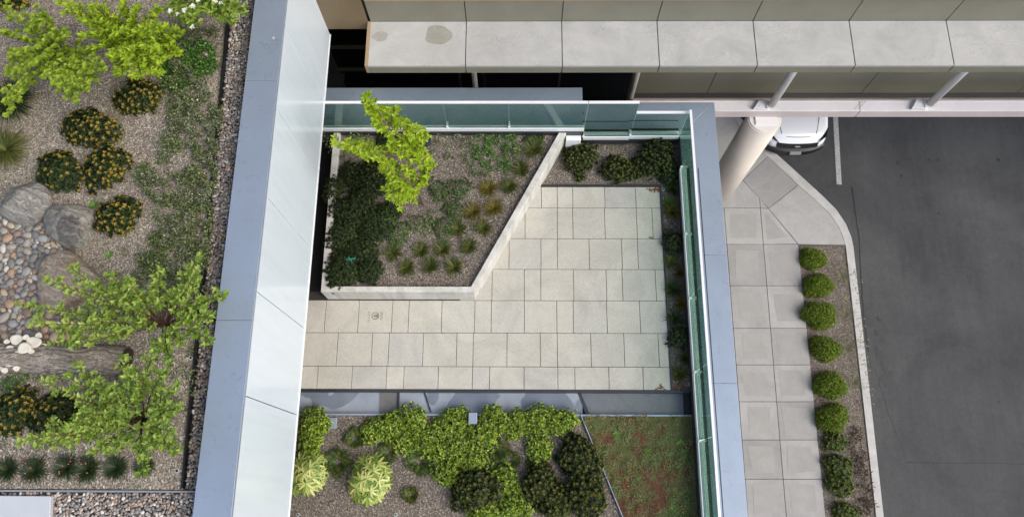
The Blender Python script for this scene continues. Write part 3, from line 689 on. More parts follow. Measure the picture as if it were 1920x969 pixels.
cands = rng.uniform(lo, hi, (40000, 2)); cands = cands[inpoly(cands, vis)]
for rad, cap in ((.085, 14), (.066, 60), (.05, 130), (.039, 300)):
    k = 0
    for q in cands:
        if k >= cap or len(placed) >= 295: break
        if all((q[0] - b[0]) ** 2 + (q[1] - b[1]) ** 2 > ((rad + b[2]) * .80) ** 2 for b in placed): placed.append((q[0], q[1], rad)); k += 1
cw = {0: 'smooth grey', 1: 'slate grey', 2: 'smooth tan', 3: 'rust coloured', 4: 'pale cream', 5: 'dark brown', 6: 'blue grey', 7: 'mauve grey'}
for i, (x, y, r_) in enumerate(placed):
    k = int(rng.integers(0, 10)); o = bpy.data.objects.new('river_cobble', cob_me[k]); C.objects.link(o); s_ = r_ / .05 * .98
    o.location = (x, y, Z(hLG) + .012 + r_ * .3); o.scale = (s_, s_, s_); o.rotation_euler = (rng.normal(0, .15), rng.normal(0, .15), rng.uniform(0, 6.28))
    tag(o, f'{cw[k % 8]} rounded river cobble in the dry stream beside the boulders', 'cobble', f'{cw[k % 8]} river cobbles in the dry stream')
# boulders
def boulder(label, u, v, r, sc, mat, seed, rot=0, cut=None):
    V, F = ico(4); rs = np.random.default_rng(seed)
    D = np.zeros(len(V))
    for k in range(9):
        d = rs.normal(size=3); d /= np.linalg.norm(d); D += .05 * np.sin(V @ d * rs.uniform(1.5, 4) + rs.uniform(0, 6))
    for k in range(7):                          # flattened faces
        d = rs.normal(size=3); d[2] = abs(d[2]); d /= np.linalg.norm(d); t_ = rs.uniform(.62, .82); q = V @ d * (1 + D); V = V - d[None] * (np.clip((q - t_), 0, 1) * .85)[:, None]
    V = V * (1 + D)[:, None]
    V = V * (1 + .010 * np.sin((V @ np.array([.4, 2.2, .6])) * 16 + 3 * np.sin(V[:, 0] * 3))[:, None])
    V = V * np.array(sc) * r * pxm(u, v, hLG)
    c_, s_ = math.cos(rot), math.sin(rot); V = V @ np.array([[c_, s_, 0], [-s_, c_, 0], [0, 0, 1]])
    p = P(u, v, hLG - .12); V[:, 2] += 0
    o = fastmesh('boulder', V, F, mat); o.location = p; tag(o, label, 'boulder', 'boulders by the dry stream'); return o
def hollow(mat):
    t = mat.node_tree; tc = t.nodes.new('ShaderNodeTexCoord'); nz = t.nodes.new('ShaderNodeTexNoise'); nz.inputs['Scale'].default_value = 6; t.links.new(tc.outputs['Object'], nz.inputs[0])
    sb = t.nodes.new('ShaderNodeVectorMath'); sb.operation = 'SUBTRACT'; t.links.new(tc.outputs['Object'], sb.inputs[0]); sb.inputs[1].default_value = (.10, -.16, .1)
    sc = t.nodes.new('ShaderNodeVectorMath'); sc.operation = 'MULTIPLY'; sc.inputs[1].default_value = (1, .75, .4); t.links.new(sb.outputs[0], sc.inputs[0]); ln = t.nodes.new('ShaderNodeVectorMath'); ln.operation = 'LENGTH'; t.links.new(sc.outputs[0], ln.inputs[0])
    ad = t.nodes.new('ShaderNodeMath'); ad.operation = 'MULTIPLY_ADD'; t.links.new(nz.outputs[0], ad.inputs[0]); ad.inputs[1].default_value = .12; t.links.new(ln.outputs['Value'], ad.inputs[2])
    rp = t.nodes.new('ShaderNodeValToRGB'); rp.color_ramp.elements[0].position = .215; rp.color_ramp.elements[0].color = (.5, .5, .52, 1); rp.color_ramp.elements[1].position = .235; t.links.new(ad.outputs[0], rp.inputs[0])
    b = t.nodes['Principled BSDF']; old = b.inputs['Base Color'].links[0].from_socket; mx = t.nodes.new('ShaderNodeMixRGB'); mx.blend_type = 'MULTIPLY'; mx.inputs[0].default_value = 1; t.links.new(old, mx.inputs[1]); t.links.new(rp.outputs[0], mx.inputs[2]); t.links.new(mx.outputs[0], b.inputs['Base Color']); return mat
RK1 = m_rock('grey_boulder', (158, 155, 146), (122, 120, 114), (182, 178, 168)); RK2 = m_rock('banded_boulder', (166, 162, 150), (126, 123, 115), (188, 184, 172)); RK3 = m_rock('rusty_boulder', (176, 164, 146), (160, 130, 100), (186, 178, 162))
boulder('dark grey rounded boulder, leftmost beside the cobbles', 48, 381, 50, (.98, .92, .62), RK1, 3, .2)
boulder('pale banded boulder with dark hollow, between the other two boulders', 133, 420, 54, (1.0, .95, .62), hollow(RK2), 8, -.5)
boulder('rusty tan boulder half under the green dogwood branches', 126, 525, 56, (.95, 1.0, .58), RK3, 21, .9)

# fallen log
def log():
    a, b = P(-60, 668, hLG - .1), P(240, 676, hLG - .1); t = thing('fallen_log', 'fallen tree log with furrowed bark and a hollow dark end', 'log', (a + b) / 2)
    n, mseg = 56, 90; rs = np.random.default_rng(4); V = []
    for i in range(mseg + 1):
        f = i / mseg; c_ = a.lerp(b, f); rad = .20 * (1 - .08 * f) + .01 * math.sin(f * 17)
        for j in range(n):
            th = j * 2 * math.pi / n + .12 * math.sin(f * 9)
            fur = .012 * math.sin(th * 17 + 2.2 * math.sin(f * 24)) + .008 * math.sin(th * 29 + 3 * math.sin(f * 37)) + rs.normal(0, .003)
            r_ = rad + fur; V.append((c_.x, c_.y + r_ * math.cos(th), c_.z + r_ * math.sin(th)))
    F = [(i * n + j, i * n + (j + 1) % n, (i + 1) * n + (j + 1) % n, (i + 1) * n + j) for i in range(mseg) for j in range(n)]
    tm = NT('furrowed_bark'); col = tm.ramp(tm.noise(30, 6, .75, stretch=(.3, 1, 1), dist=1.5), [(0.36, (58, 52, 46)), (.47, (120, 112, 102)), (.62, (178, 170, 158))])
    col = tm.mix(tm.ramp(tm.noise(2, 4), [(.5, G(0)), (.62, G(.5))]), col, (118, 104, 84)); tm.color(col).set(Roughness=.95).bump(tm.noise(36, 5, .7, stretch=(.25, 1, 1)), .8, .02)
    fastmesh('bark', V, F, tm.m, t)
    m = MB(); m.tube([b - Vector((.02, 0, 0)), b + Vector((.012, 0, 0))], .17, 24); m.build('cut_end', m_metal('rotten_wood', (58, 44, 34), .95, .3), t)
log()
FUN = m_metal('fungus', (222, 216, 198), .85, .08)
for i, (u, v, r, hh) in enumerate([(30, 636, 17, .22), (62, 642, 20, .26), (45, 652, 18, .3), (20, 676, 20, .2), (44, 672, 14, .24), (5, 684, 18, .18), (78, 650, 13, .2), (46, 690, 9, .14), (70, 673, 5, .2), (82, 669, 5, .2), (72, 628, 9, .24), (-6, 668, 12, .2), (18, 652, 9, .24), (32, 662, 8, .27), (58, 658, 8, .3), (12, 640, 8, .2), (48, 632, 9, .28), (8, 694, 9, .2), (30, 690, 9, .22), (56, 682, 7, .2)]):
    p = P(u, v, hLG - hh - .02); rr = r * pxm(u, v, hLG) * .72; m = MB(); n = 24; vs = [(p.x, p.y, p.z - .006)]
    for k, q in enumerate((.55, .9, 1.0)):
        vs += [(p.x + rr * q * (1 + .07 * math.sin(j * 6.283 / n * 3 + i)) * math.cos(j * 6.283 / n), p.y + rr * q * .8 * (1 + .07 * math.sin(j * 6.283 / n * 3 + i)) * math.sin(j * 6.283 / n), p.z + (-.004, .003, -.008)[k]) for j in range(n)]
    vs.append((p.x, p.y, p.z - .05)); fs = [(0, 1 + j, 1 + (j + 1) % n) for j in range(n)]
    for k in range(2): fs += [(1 + k * n + j, 1 + (k + 1) * n + j, 1 + (k + 1) * n + (j + 1) % n, 1 + k * n + (j + 1) % n) for j in range(n)]
    fs += [(3 * n + 1, 1 + 2 * n + (j + 1) % n, 1 + 2 * n + j) for j in range(n)]
    m.add(vs, fs); o = m.build('shelf_fungus', FUN, smooth=True); tag(o, 'white shelf fungus cap growing on the fallen log', 'fungus', 'white shelf fungi on the log')

# ------------------------------------------------------------------ large building on the north side
bd = thing('office_building', 'large beige clad building with projecting ledge above the street', 'building', (8, Y_BW + 3, 0))
zL = Z(hL); XL = P(694, 60, hL).x; XR = 26
YF = P(1200, 123.5, hL).y; zLb = Z(hLB)
jx = [P(u, 40, hL).x for u in (694, 874.5, 1053, 1231.7, 1411.8, 1592, 1774)]
st_ = (jx[-1] - jx[1]) / 5
while jx[-1] < XR: jx.append(jx[-1] + st_)
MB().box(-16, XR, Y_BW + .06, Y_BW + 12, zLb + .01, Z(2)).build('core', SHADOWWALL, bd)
MB().box(XL + .03, XR, YF + .05, Y_BW + .05, zLb + .01, zL - .02).build('ledge_core', JOINT, bd)
for a, b in zip(jx[:-1], jx[1:]):
    MB().box(a + .008, b - .008, YF + .006, Y_BW - .002, zL - .05, zL).build('ledge_panel', LEDGE, bd, bevel=.004)
    MB().box(a + .008, b - .008, YF, YF + .045, zLb, zL - .053).build('fascia_panel', BEIGE, bd, bevel=.003)
    MB().box(a + .008, b - .008, Y_BW, Y_BW + .05, zL + .005, Z(11.67)).build('wall_panel', BEIGE, bd, bevel=.003)
MB().box(XL - .06, XL + .004, YF - .0, Y_BW, zLb, zL + .004).build('end_trim', TANSTRIP, bd, bevel=.003)
MB().box(XL - 0, XR, Y_BW - .03, Y_BW + .05, Z(11.65), Z(11.2)).build('tan_band', TANSTRIP, bd)
for z0_, z1_ in ((11.2, 8.6), (7.6, 5.0), (4.0, 1.2)):
    MB().box(-16, XR, Y_BW + .02, Y_BW + .05, Z(z0_), Z(z1_)).build('added_dark_band', DGLOSS, bd)  # unseen bands, added so the north coping mirrors something dark
for z0_, z1_ in ((8.6, 7.6), (5.0, 4.0), (1.2, -1)):
    MB().box(-16, XR, Y_BW, Y_BW + .055, Z(z0_), Z(z1_)).build('spandrel', BROWN, bd)
MB().box(-6, XL - .062, Y_BW - .001, Y_BW + .05, zLb, Z(11.3)).build('brown_panel', BROWN, bd, bevel=.003)
def stain(u, v, ru, rv, mat, seed):
    rr = random.Random(seed); c_ = P(u, v, hL); k = pxm(u, v, hL); n = 26
    MB().add([(c_.x + ru * k * (1 + .12 * math.sin(3 * j * 6.283 / n + seed) + rr.uniform(-.04, .04)) * math.cos(j * 6.283 / n), c_.y + rv * k * 1.1 * (1 + .12 * math.sin(2 * j * 6.283 / n + seed)) * math.sin(j * 6.283 / n), zL + .004) for j in range(n)], [tuple(range(n))]).build('stain', mat, bd)
stain(821, 66, 24, 21, STAIN, 2); stain(713, 69, 15, 9, STAIN2, 5)
# below the ledge
XB = P(1188, 150, 16.4).x
ja = [XB, P(1340, 137.7, 15.9).x]
ja = [XB, P(1325.4, 174, 17.1).x, P(1614.5, 171, 17.1).x]; ja.append(2 * ja[2] - ja[1]); ja += [ja[-1] + (ja[2] - ja[1]) * k for k in (1, 2, 3, 4, 5, 6)]
for a, b in zip(ja[:-1], ja[1:]):
    MB().box(a + .008, b - .008, Y_B2, Y_B2 + .05, Z(17.1), zLb - .01).build('wall_panel', BEIGE, bd, bevel=.003)
MB().box(-16, XB - .01, Y_B2 + .0, Y_B2 + .05, 0.0, zLb - .01).build('shade_black_wall', DGLOSS, bd)  # wall stretch coloured near black in place of its deep shade
MB().box(-6, XR, Y_BW + .05, Y_B2 + .3, zLb + .004, zLb + .012).build('soffit', LEDGE, bd)
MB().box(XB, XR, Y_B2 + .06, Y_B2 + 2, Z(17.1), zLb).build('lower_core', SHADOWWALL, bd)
for hh in (14.95, 15.9):
    MB().box(-5, XL + .6, Y_B2 - .04, Y_B2 - .002, Z(hh) - .10, Z(hh)).build('mullion', m_metal('olive_mullion', (72, 70, 52), .6, .1), bd)
for x in (-1.5, .9): MB().box(x, x + .06, Y_B2 - .03, Y_B2 - .002, 0, zLb - .02).build('mullion', DARKMETAL, bd)
MB().box(XB, XR, Y_B2 - .02, Y_B2 + .3, Z(17.6), Z(17.1)).build('recess_strip', JOINT, bd)
# steel beam on the columns
hB = 16.25
yb_b = P(1500, 188, hB).y; yb_f = P(1500, 208, hB).y
bm_ = thing('steel_beam', 'pinkish white primed steel beam spanning above the street and parked car', 'beam', (6, yb_f, Z(hB)))
XBs = P(1188, 190, hB).x
xsp = P(1612, 200, hB).x
for a, b in ((XBs, xsp - .008), (xsp + .008, XR)):
    MB().box(a, b, yb_f, yb_b, Z(hB) - .03, Z(hB)).build('top_plate', PINKW, bm_, bevel=.004)
    MB().box(a, b, yb_f - .004, yb_f + .03, Z(hB) - .30, Z(hB) - .032).build('face_plate', PINKD, bm_, bevel=.004)
MB().box(XBs, XR, yb_b - .03, yb_b, Z(hB) - .3, Z(hB) + .02).build('web', PINKD, bm_)
MB().box(XBs, XR, yb_f + .03, yb_b + .2, Z(hB) - .31, Z(hB) - .26).build('bottom_plate', PINKD, bm_)
dots = MB()
for k in range(7):
    for q in (0, 1):
        c_ = P(1603 + k * 2.6 + q * 7, 204 - k * 2.6, hB); dots.box(c_.x - .015, c_.x + .015, c_.y - .012, c_.y + .012, Z(hB), Z(hB) + .008)
dots.build('bolt', PINKD, bm_)
# pipes from ledge to beam
for i, (ub, vb, tt) in enumerate([(1444, 208, 1), (1739, 206, 1), (1181, 189, 0), (2040, 206, 1)]):
    p = P(ub, vb - 8, hB); names = ['by the concrete column', 'right of the white car', 'at the end of the terrace parapet', 'outside the right edge']
    t = thing('steel_post', f'slim white round post under the ledge, {names[i]}', 'post', p, 'white posts under the ledge')
    top = Vector((p.x, p.y, zLb))
    MB().tube([(p.x, p.y - .02, Z(hB) + (.1 if tt else -.2)), (top.x, top.y - .02, top.z)], .083, 20).build('shaft', PIPE, t, smooth=False)
    for pl_ in t.children[0].data.polygons: pl_.use_smooth = len(pl_.vertices) == 4
    if tt:
        yy = p.y
        m = MB(); m.prism([(p.x - .42, yb_f + .02), (p.x - .1, yb_f + .0), (p.x + .04, yb_f + .1), (p.x + .04, p.y + .1), (p.x - .28, p.y + .12)], Z(hB), Z(hB) + .10); m.build('bracket', PINKW, t, bevel=.01)
        MB().box(p.x - .13, p.x + .15, p.y - .11, p.y + .07, Z(hB) + .1, Z(hB) + .13).build('foot_plate', PIPE, t, bevel=.004)
pdark = P(889, 168, 15.6)
t = thing('steel_post', 'short white post in the dark gap under the first ledge panels', 'post', (P(890, 150, 14.8).x, P(890, 150, 14.8).y, 0), 'white posts under the ledge')
MB().tube([(t.location.x, t.location.y, 0), (t.location.x, t.location.y, zLb)], .06, 16).build('shaft', PIPE, t)
# concrete column
def column(cu, cv, htop, rad, label):
    c_ = P(cu, cv, htop); t = thing('concrete_column', label, 'column', (c_.x, c_.y, 0))
    n = 48
    m = MB(); m.tube([(c_.x, c_.y, 0), (c_.x, c_.y, Z(htop))], rad, n); s = m.build('shaft', COLUMN, t)
    for q in s.data.polygons: q.use_smooth = len(q.vertices) == 4
    m = MB(); m.tube([(c_.x, c_.y, Z(htop)), (c_.x, c_.y, Z(htop) + .03)], rad * .93, n); m.build('cap', PIPE, t)
    m = MB(); m.box(c_.x - .25, c_.x + .25, c_.y - .2, c_.y + .3, Z(htop) + .03, Z(htop) + .07); m.build('bearing_plate', PINKW, t, bevel=.005)
    return t
column(1434, 222, 16.62, .405, 'thick round beige concrete column carrying the steel beam')
# further columns the terrace hides from here are left out

# ------------------------------------------------------------------ car
def car():
    WH = NT('white_car_paint').color((238, 241, 243)).set(Roughness=.25); WH.b.inputs['Coat Weight'].default_value = .8; WH = WH.m
    BK = NT('black_plastic').color((20, 21, 22)).set(Roughness=.45).m; TY = NT('tyre_rubber').color((18, 18, 18)).set(Roughness=.9).m
    GL = NT('car_glass').color((16, 20, 22)).set(Roughness=.05).m; CH = NT('chrome').color((200, 202, 204)).set(Roughness=.15, Metallic=1.0).m
    f = P(1492, 279, 20.6)
    t = thing('parked_car', 'white car parked nose out under the steel beam beside the kerb', 'car', (f.x, f.y, Z(hR)))
    x0, y0, z0 = f.x, f.y, Z(hR)
    # sections: y from nose, half width, top z, belt
    S = [(0.02, .50, .52, .30), (0.0, .70, .62, .30), (.06, .80, .74, .28), (.18, .86, .86, .27), (.45, .91, .97, .26), (.9, .925, 1.04, .25), (1.25, .93, 1.09, .25), (2.2, .93, 1.05, .25), (3.4, .93, 1.05, .25), (4.3, .90, 1.05, .3), (4.62, .78, .9, .35)]
    m = MB(); n = 17; vs = []
    for (yy, hw, tz, bz) in S:
        for j in range(n):
            s_ = j / (n - 1) * 2 - 1
            a_ = abs(s_)
            if a_ > .85: k = (a_ - .85) / .15; x = math.copysign(hw * (1 - .0 * k), s_); z_ = bz + (tz - .18 - bz) * (1 - k)
            else: x = math.copysign(hw * math.sin(min(1, a_ / .85) * math.pi / 2) ** .95, s_); z_ = tz - .18 * (a_ / .85) ** 3.2
            arc = .14 * (a_ ** 2.4) if yy < .6 else 0
            vs.append((x0 + x, y0 + yy + arc, z0 + z_))
    fs = [(i * n + j, i * n + j + 1, (i + 1) * n + j + 1, (i + 1) * n + j) for i in range(len(S) - 1) for j in range(n - 1)] + [tuple(range(n)), tuple(range((len(S) - 1) * n, len(S) * n))]
    fs += [(i * n, (i + 1) * n, (i + 1) * n + n - 1, i * n + n - 1) for i in range(len(S) - 1)]
    m.add(vs, fs); b = m.build('body', WH, t, smooth=True); b.modifiers.new('s', 'SUBSURF').levels = 1; b.modifiers['s'].render_levels = 2
    # hood lines
    hl = MB()
    for sx in (-1, 1): hl.tube([(x0 + sx * .50, y0 + .30, z0 + .905), (x0 + sx * .58, y0 + .7, z0 + 1.0), (x0 + sx * .66, y0 + 1.2, z0 + 1.055)], .008, 5)
    arcp = [(x0 + q * .84, y0 + .20 + .16 * abs(q) ** 2.2, z0 + (.868 - .12 * abs(q) ** 3)) for q in np.linspace(-1, 1, 13)]
    hl.tube(arcp, .008, 5); hl.build('hood_seam', BK, t)
    g = MB(); gp = [(x0 + q * .60, y0 + .0 + .06 * q * q - .015, 0) for q in np.linspace(-1, 1, 9)]
    vs = [(p[0], p[1] - .02, z0 + .60) for p in gp] + [(p[0], p[1] + .045, z0 + .745) for p in gp] + [(p[0], p[1] + .12, z0 + .70) for p in gp]
    g.add(vs, [(i, i + 1, 9 + i + 1, 9 + i) for i in range(8)] + [(9 + i, 10 + i, 19 + i, 18 + i) for i in range(8)]); g.build('grille', BK, t)
    lo = MB(); lp = [(x0 + q * .86, y0 - .05 + .22 * abs(q) ** 2.6, 0) for q in np.linspace(-1, 1, 15)]
    lo.add([(p[0], p[1] - .03, z0 + .48) for p in lp] + [(p[0], p[1] - .05, z0 + .3) for p in lp] + [(p[0] * 1, p[1] + .12, z0 + .55) for p in lp], [(i, i + 1, 16 + i, 15 + i) for i in range(14)] + [(30 + i, 31 + i, i + 1, i) for i in range(14)]); lo.build('bumper', BK, t)
    for sx in (-1, 1):
        h_ = MB(); h_.add([(x0 + sx * .57, y0 + .075, z0 + .79), (x0 + sx * .80, y0 + .25, z0 + .80), (x0 + sx * .885, y0 + .50, z0 + .86), (x0 + sx * .82, y0 + .38, z0 + .885), (x0 + sx * .70, y0 + .19, z0 + .865)], [(0, 1, 2, 3, 4)]); h = h_.build('headlight', GL, t)
        so_ = h.modifiers.new('s', 'SOLIDIFY'); so_.thickness = .03; so_.offset = 0
    e = MB(); n = 16; e.add([(x0 + .085 * math.cos(k * 6.283 / n), y0 - .012 + .014 * math.sin(k * 6.283 / n), z0 + .69 + .032 * math.sin(k * 6.283 / n)) for k in range(n)], [tuple(range(n))]); eo = e.build('emblem', CH, t)
    pz = MB(); pz.prism([(x0 - .16, y0 - .14), (x0 + .16, y0 - .14), (x0 + .16, y0 - .08), (x0 - .16, y0 - .08)], z0 + .41, z0 + .50); pz.build('licence_plate', NT('plate').color((150, 158, 160)).set(Roughness=.5).m, t)
    cb = MB(); sec = [(1.25, .72, 1.08), (2.0, .62, 1.46), (3.4, .62, 1.48), (4.3, .66, 1.08)]
    cb.add([(x0 + sx * (hw), y0 + yy, z0 + zz) for yy, hw, zz in sec for sx in (-1, 1)] + [(x0 + sx * .86, y0 + yy, z0 + .95) for yy in (1.25, 4.3) for sx in (-1, 1)],
           [(0, 1, 3, 2), (2, 3, 5, 4), (4, 5, 7, 6), (0, 2, 4, 6, 10, 8), (1, 9, 11, 7, 5, 3)])
    cb.build('windows', GL, t, bevel=.03); MB().box(x0 - .58, x0 + .58, y0 + 2.0, y0 + 3.4, z0 + 1.46, z0 + 1.5).build('roof', WH, t, bevel=.02)
    for sx in (-1, 1):
        for yy in (.85, 3.6):
            wh = MB(); wh.tube([(x0 + sx * .70, y0 + yy, z0 + .34), (x0 + sx * .945, y0 + yy, z0 + .34)], .34, 24); wo = wh.build('wheel', TY, t)
            rm = MB(); rm.tube([(x0 + sx * .93, y0 + yy, z0 + .34), (x0 + sx * .952, y0 + yy, z0 + .34)], .22, 20); rm.build('rim', CH, wo)
        mi = MB(); mi.box(x0 + sx * .95, x0 + sx * 1.1, y0 + 1.35, y0 + 1.47, z0 + .98, z0 + 1.12); mi.build('mirror', WH, t, bevel=.02)
car()

# ------------------------------------------------------------------ foliage kit
def leaves(P0, A, N_, L, Wd, fold=.25, curl=.15):
    """six-point leaves: base P0, axis A, face normal N_, length, width. returns V, F"""
    A = A / (np.linalg.norm(A, axis=1, keepdims=True) + 1e-9)
    S = np.cross(A, N_); S /= (np.linalg.norm(S, axis=1, keepdims=True) + 1e-9); Nn = np.cross(S, A)
    L = np.asarray(L).reshape(-1, 1) * np.ones((len(P0), 1)); Wd = np.asarray(Wd).reshape(-1, 1) * np.ones((len(P0), 1))
    def pt(a, s, n): return P0 + A * L * a + S * Wd * s + Nn * (n * Wd)
    V = np.stack([pt(0, 0, 0), pt(.32, .46, fold), pt(.72, .36, fold - curl), pt(1, 0, -curl * 2), pt(.72, -.36, fold - curl), pt(.32, -.46, fold)], 1)
    n = len(P0); b = (np.arange(n) * 6)[:, None]
    F = np.concatenate([b + np.array([0, 1, 2, 3]), b + np.array([0, 3, 4, 5])], 0)
    return V.reshape(-1, 3), F
def blades(P0, D, L, Wd, arch, seg=3):
    """arching grass blades"""
    n = len(P0); up = np.array([0, 0, 1.0]); D = D / (np.linalg.norm(D, axis=1, keepdims=True) + 1e-9)
    S = np.cross(D, up); S /= (np.linalg.norm(S, axis=1, keepdims=True) + 1e-9)
    L = np.asarray(L).reshape(-1, 1) * np.ones((n, 1)); Wd = np.asarray(Wd).reshape(-1, 1) * np.ones((n, 1)); arch = np.asarray(arch).reshape(-1, 1) * np.ones((n, 1))
    Vs = []
    for k in range(seg + 1):
        t = k / seg; c_ = P0 + D * L * t; c_ = c_ - up * (arch * L * t * t); w_ = Wd * (1 - t ** 1.6) * (.6 + .4 * min(1, t * 3)) + .0004
        Vs += [c_ - S * w_ / 2, c_ + S * w_ / 2]
    V = np.stack(Vs, 1); k2 = 2 * (seg + 1); b = (np.arange(n) * k2)[:, None]
    F = np.concatenate([b + np.array([2 * k, 2 * k + 1, 2 * k + 3, 2 * k + 2]) for k in range(seg)], 0)
    return V.reshape(-1, 3), F
def cat(parts):
    Vs, Fs, k = [], [], 0
    for V, F in parts: Vs.append(V); Fs.append(F + k); k += len(V)
    return np.concatenate(Vs), np.concatenate(Fs)
def whorls(Cn, D, n, L, Wd, tilt, jit=.25):
    """n leaves around each centre, leaning away from direction D"""
    m = len(Cn); D = D / np.linalg.norm(D, axis=1, keepdims=True); ref = np.where(np.abs(D[:, 2:3]) < .9, [[0, 0, 1.0]], [[1.0, 0, 0]])
    a = np.cross(D, ref); a /= np.linalg.norm(a, axis=1, keepdims=True); b = np.cross(D, a)
    th = (np.arange(n) * 2.399)[None] + rng.uniform(0, 6.28, (m, 1)) + rng.normal(0, .15, (m, n))
    rad = a[:, None] * np.cos(th)[..., None] + b[:, None] * np.sin(th)[..., None]
    tl = tilt + rng.normal(0, jit, (m, n)); ax = rad * np.sin(tl)[..., None] + D[:, None] * np.cos(tl)[..., None]
    nn = D[:, None] * np.sin(tl)[..., None] - rad * np.cos(tl)[..., None]
    P0 = np.repeat(Cn[:, None], n, 1); k = m * n
    Ls = (L * rng.uniform(.7, 1.15, k)); return leaves(P0.reshape(k, 3), ax.reshape(k, 3), nn.reshape(k, 3), Ls, Ls * (Wd / L))

def dome(n, rx, ry, rz, base=.0, lump=.12, seed=0):
    rs = np.random.default_rng(seed); i = np.arange(n) + .5; zc = 1 - i / n * (1 - base) ; th = i * 2.39996 + rs.uniform(0, 6)
    r_ = np.sqrt(np.clip(1 - zc ** 2, 0, 1)); D = np.stack([r_ * np.cos(th), r_ * np.sin(th), zc], 1) + rs.normal(0, .06, (n, 3))
    ph = rs.uniform(0, 6, 4); k = 1 + lump * (np.sin(2 * th[:] + ph[0]) * r_ + np.sin(3 * th + ph[1]) * r_ * .7 + np.sin(5 * th + ph[2]) * r_ * .6) + rs.normal(0, lump * .45, n)
    return D * k[:, None] * np.array([rx, ry, rz]), D
def rosette_shrub(u, v, ru, rv, h, label, name='evergreen_shrub', tipm=None, leafm=None, group=None, hz=.8, dens=1.0, tips=.75, leafL=.052):
    k = pxm(u, v, h); rx, ry = ru * k, rv * k; rz = hz * (rx + ry) / 2
    # the crown stands above the ground: shift its foot towards the foot of the camera's plumb line
    c_ = P(u, v, h - rz * .45); c_.z = Z(h); t = thing(name, label, 'shrub', c_, group); base = np.array(c_)
    n = int(dens * 95 * (rx * ry) / (.32 * .32)) + 8
    Q, D = dome(n, rx * .92, ry * .92, rz, .05, .12, random.randrange(9999)); Q = Q + base + np.array([0, 0, .03])
    nd = D * np.array([.8, .8, 1]) + np.array([0, 0, .35]); nd /= np.linalg.norm(nd, axis=1, keepdims=True)
    Q2 = base + (Q - base) * rng.uniform(.55, .88, (n, 1))
    parts = [whorls(Q, nd, 9, leafL, leafL * .42, 1.15), whorls(Q - nd * .02, nd, 7, leafL * 1.1, leafL * .45, 1.45), whorls(Q2, nd, 8, leafL, leafL * .45, 1.2)]
    V, F = cat(parts); fastmesh('foliage', V, F, leafm or L_DARK, t)
    sel = rng.random(n) < tips; V, F = whorls(Q[sel] + nd[sel] * .012, nd[sel], 8, leafL * .72, leafL * .34, .95); fastmesh('young_leaves', V, F, tipm or L_TIP, t)
    m = MB()
    for q in Q[:: max(1, n // 22)]: m.tube([c_, c_ + (Vector(q) - c_) * .5 + Vector((0, 0, .02)), Vector(q)], [.008, .006, .003], 4, False)
    m.build('stem', TWIGD, t)
    return t
def tuft_mesh(n, L, wd, spread, mats, seed, arch=.35):
    rs = np.random.default_rng(seed); th = rs.uniform(0, 6.283, n); el_ = np.clip(rs.normal(spread, .28, n), .1, 1.5)
    D = np.stack([np.cos(th) * np.cos(el_), np.sin(th) * np.cos(el_), np.sin(el_)], 1); P0 = np.stack([np.cos(th), np.sin(th), np.zeros(n)], 1) * rs.uniform(0, L * .12, (n, 1))
    return blades(P0, D, L * rs.uniform(.6, 1.1, n), wd * rs.uniform(.7, 1.2, n), arch * rs.uniform(.6, 1.3, n))
def copy_tree(o, parent=None):
    c_ = o.copy(); C.objects.link(c_); c_.parent = parent
    for ch in o.children: copy_tree(ch, c_)
    return c_
def tuft(u, v, r, h, label, mat, group=None, name='grass_tuft', n=170, wd=.006, spread=.75, arch=.4, cat_='grass', extra=None):
    k = r * pxm(u, v, h); t = thing(name, label, cat_, P(u, v, h), group); V, F = tuft_mesh(n, k * 1.25, wd, spread, None, random.randrange(9999), arch)
    fastmesh('blades', V + np.array(t.location), F, mat, t)
    if extra:
        V, F = tuft_mesh(extra[1], k * extra[2], wd * .7, spread * .5, None, random.randrange(9999), arch); fastmesh('dry_blades', V + np.array(t.location), F, extra[0], t)
    return t
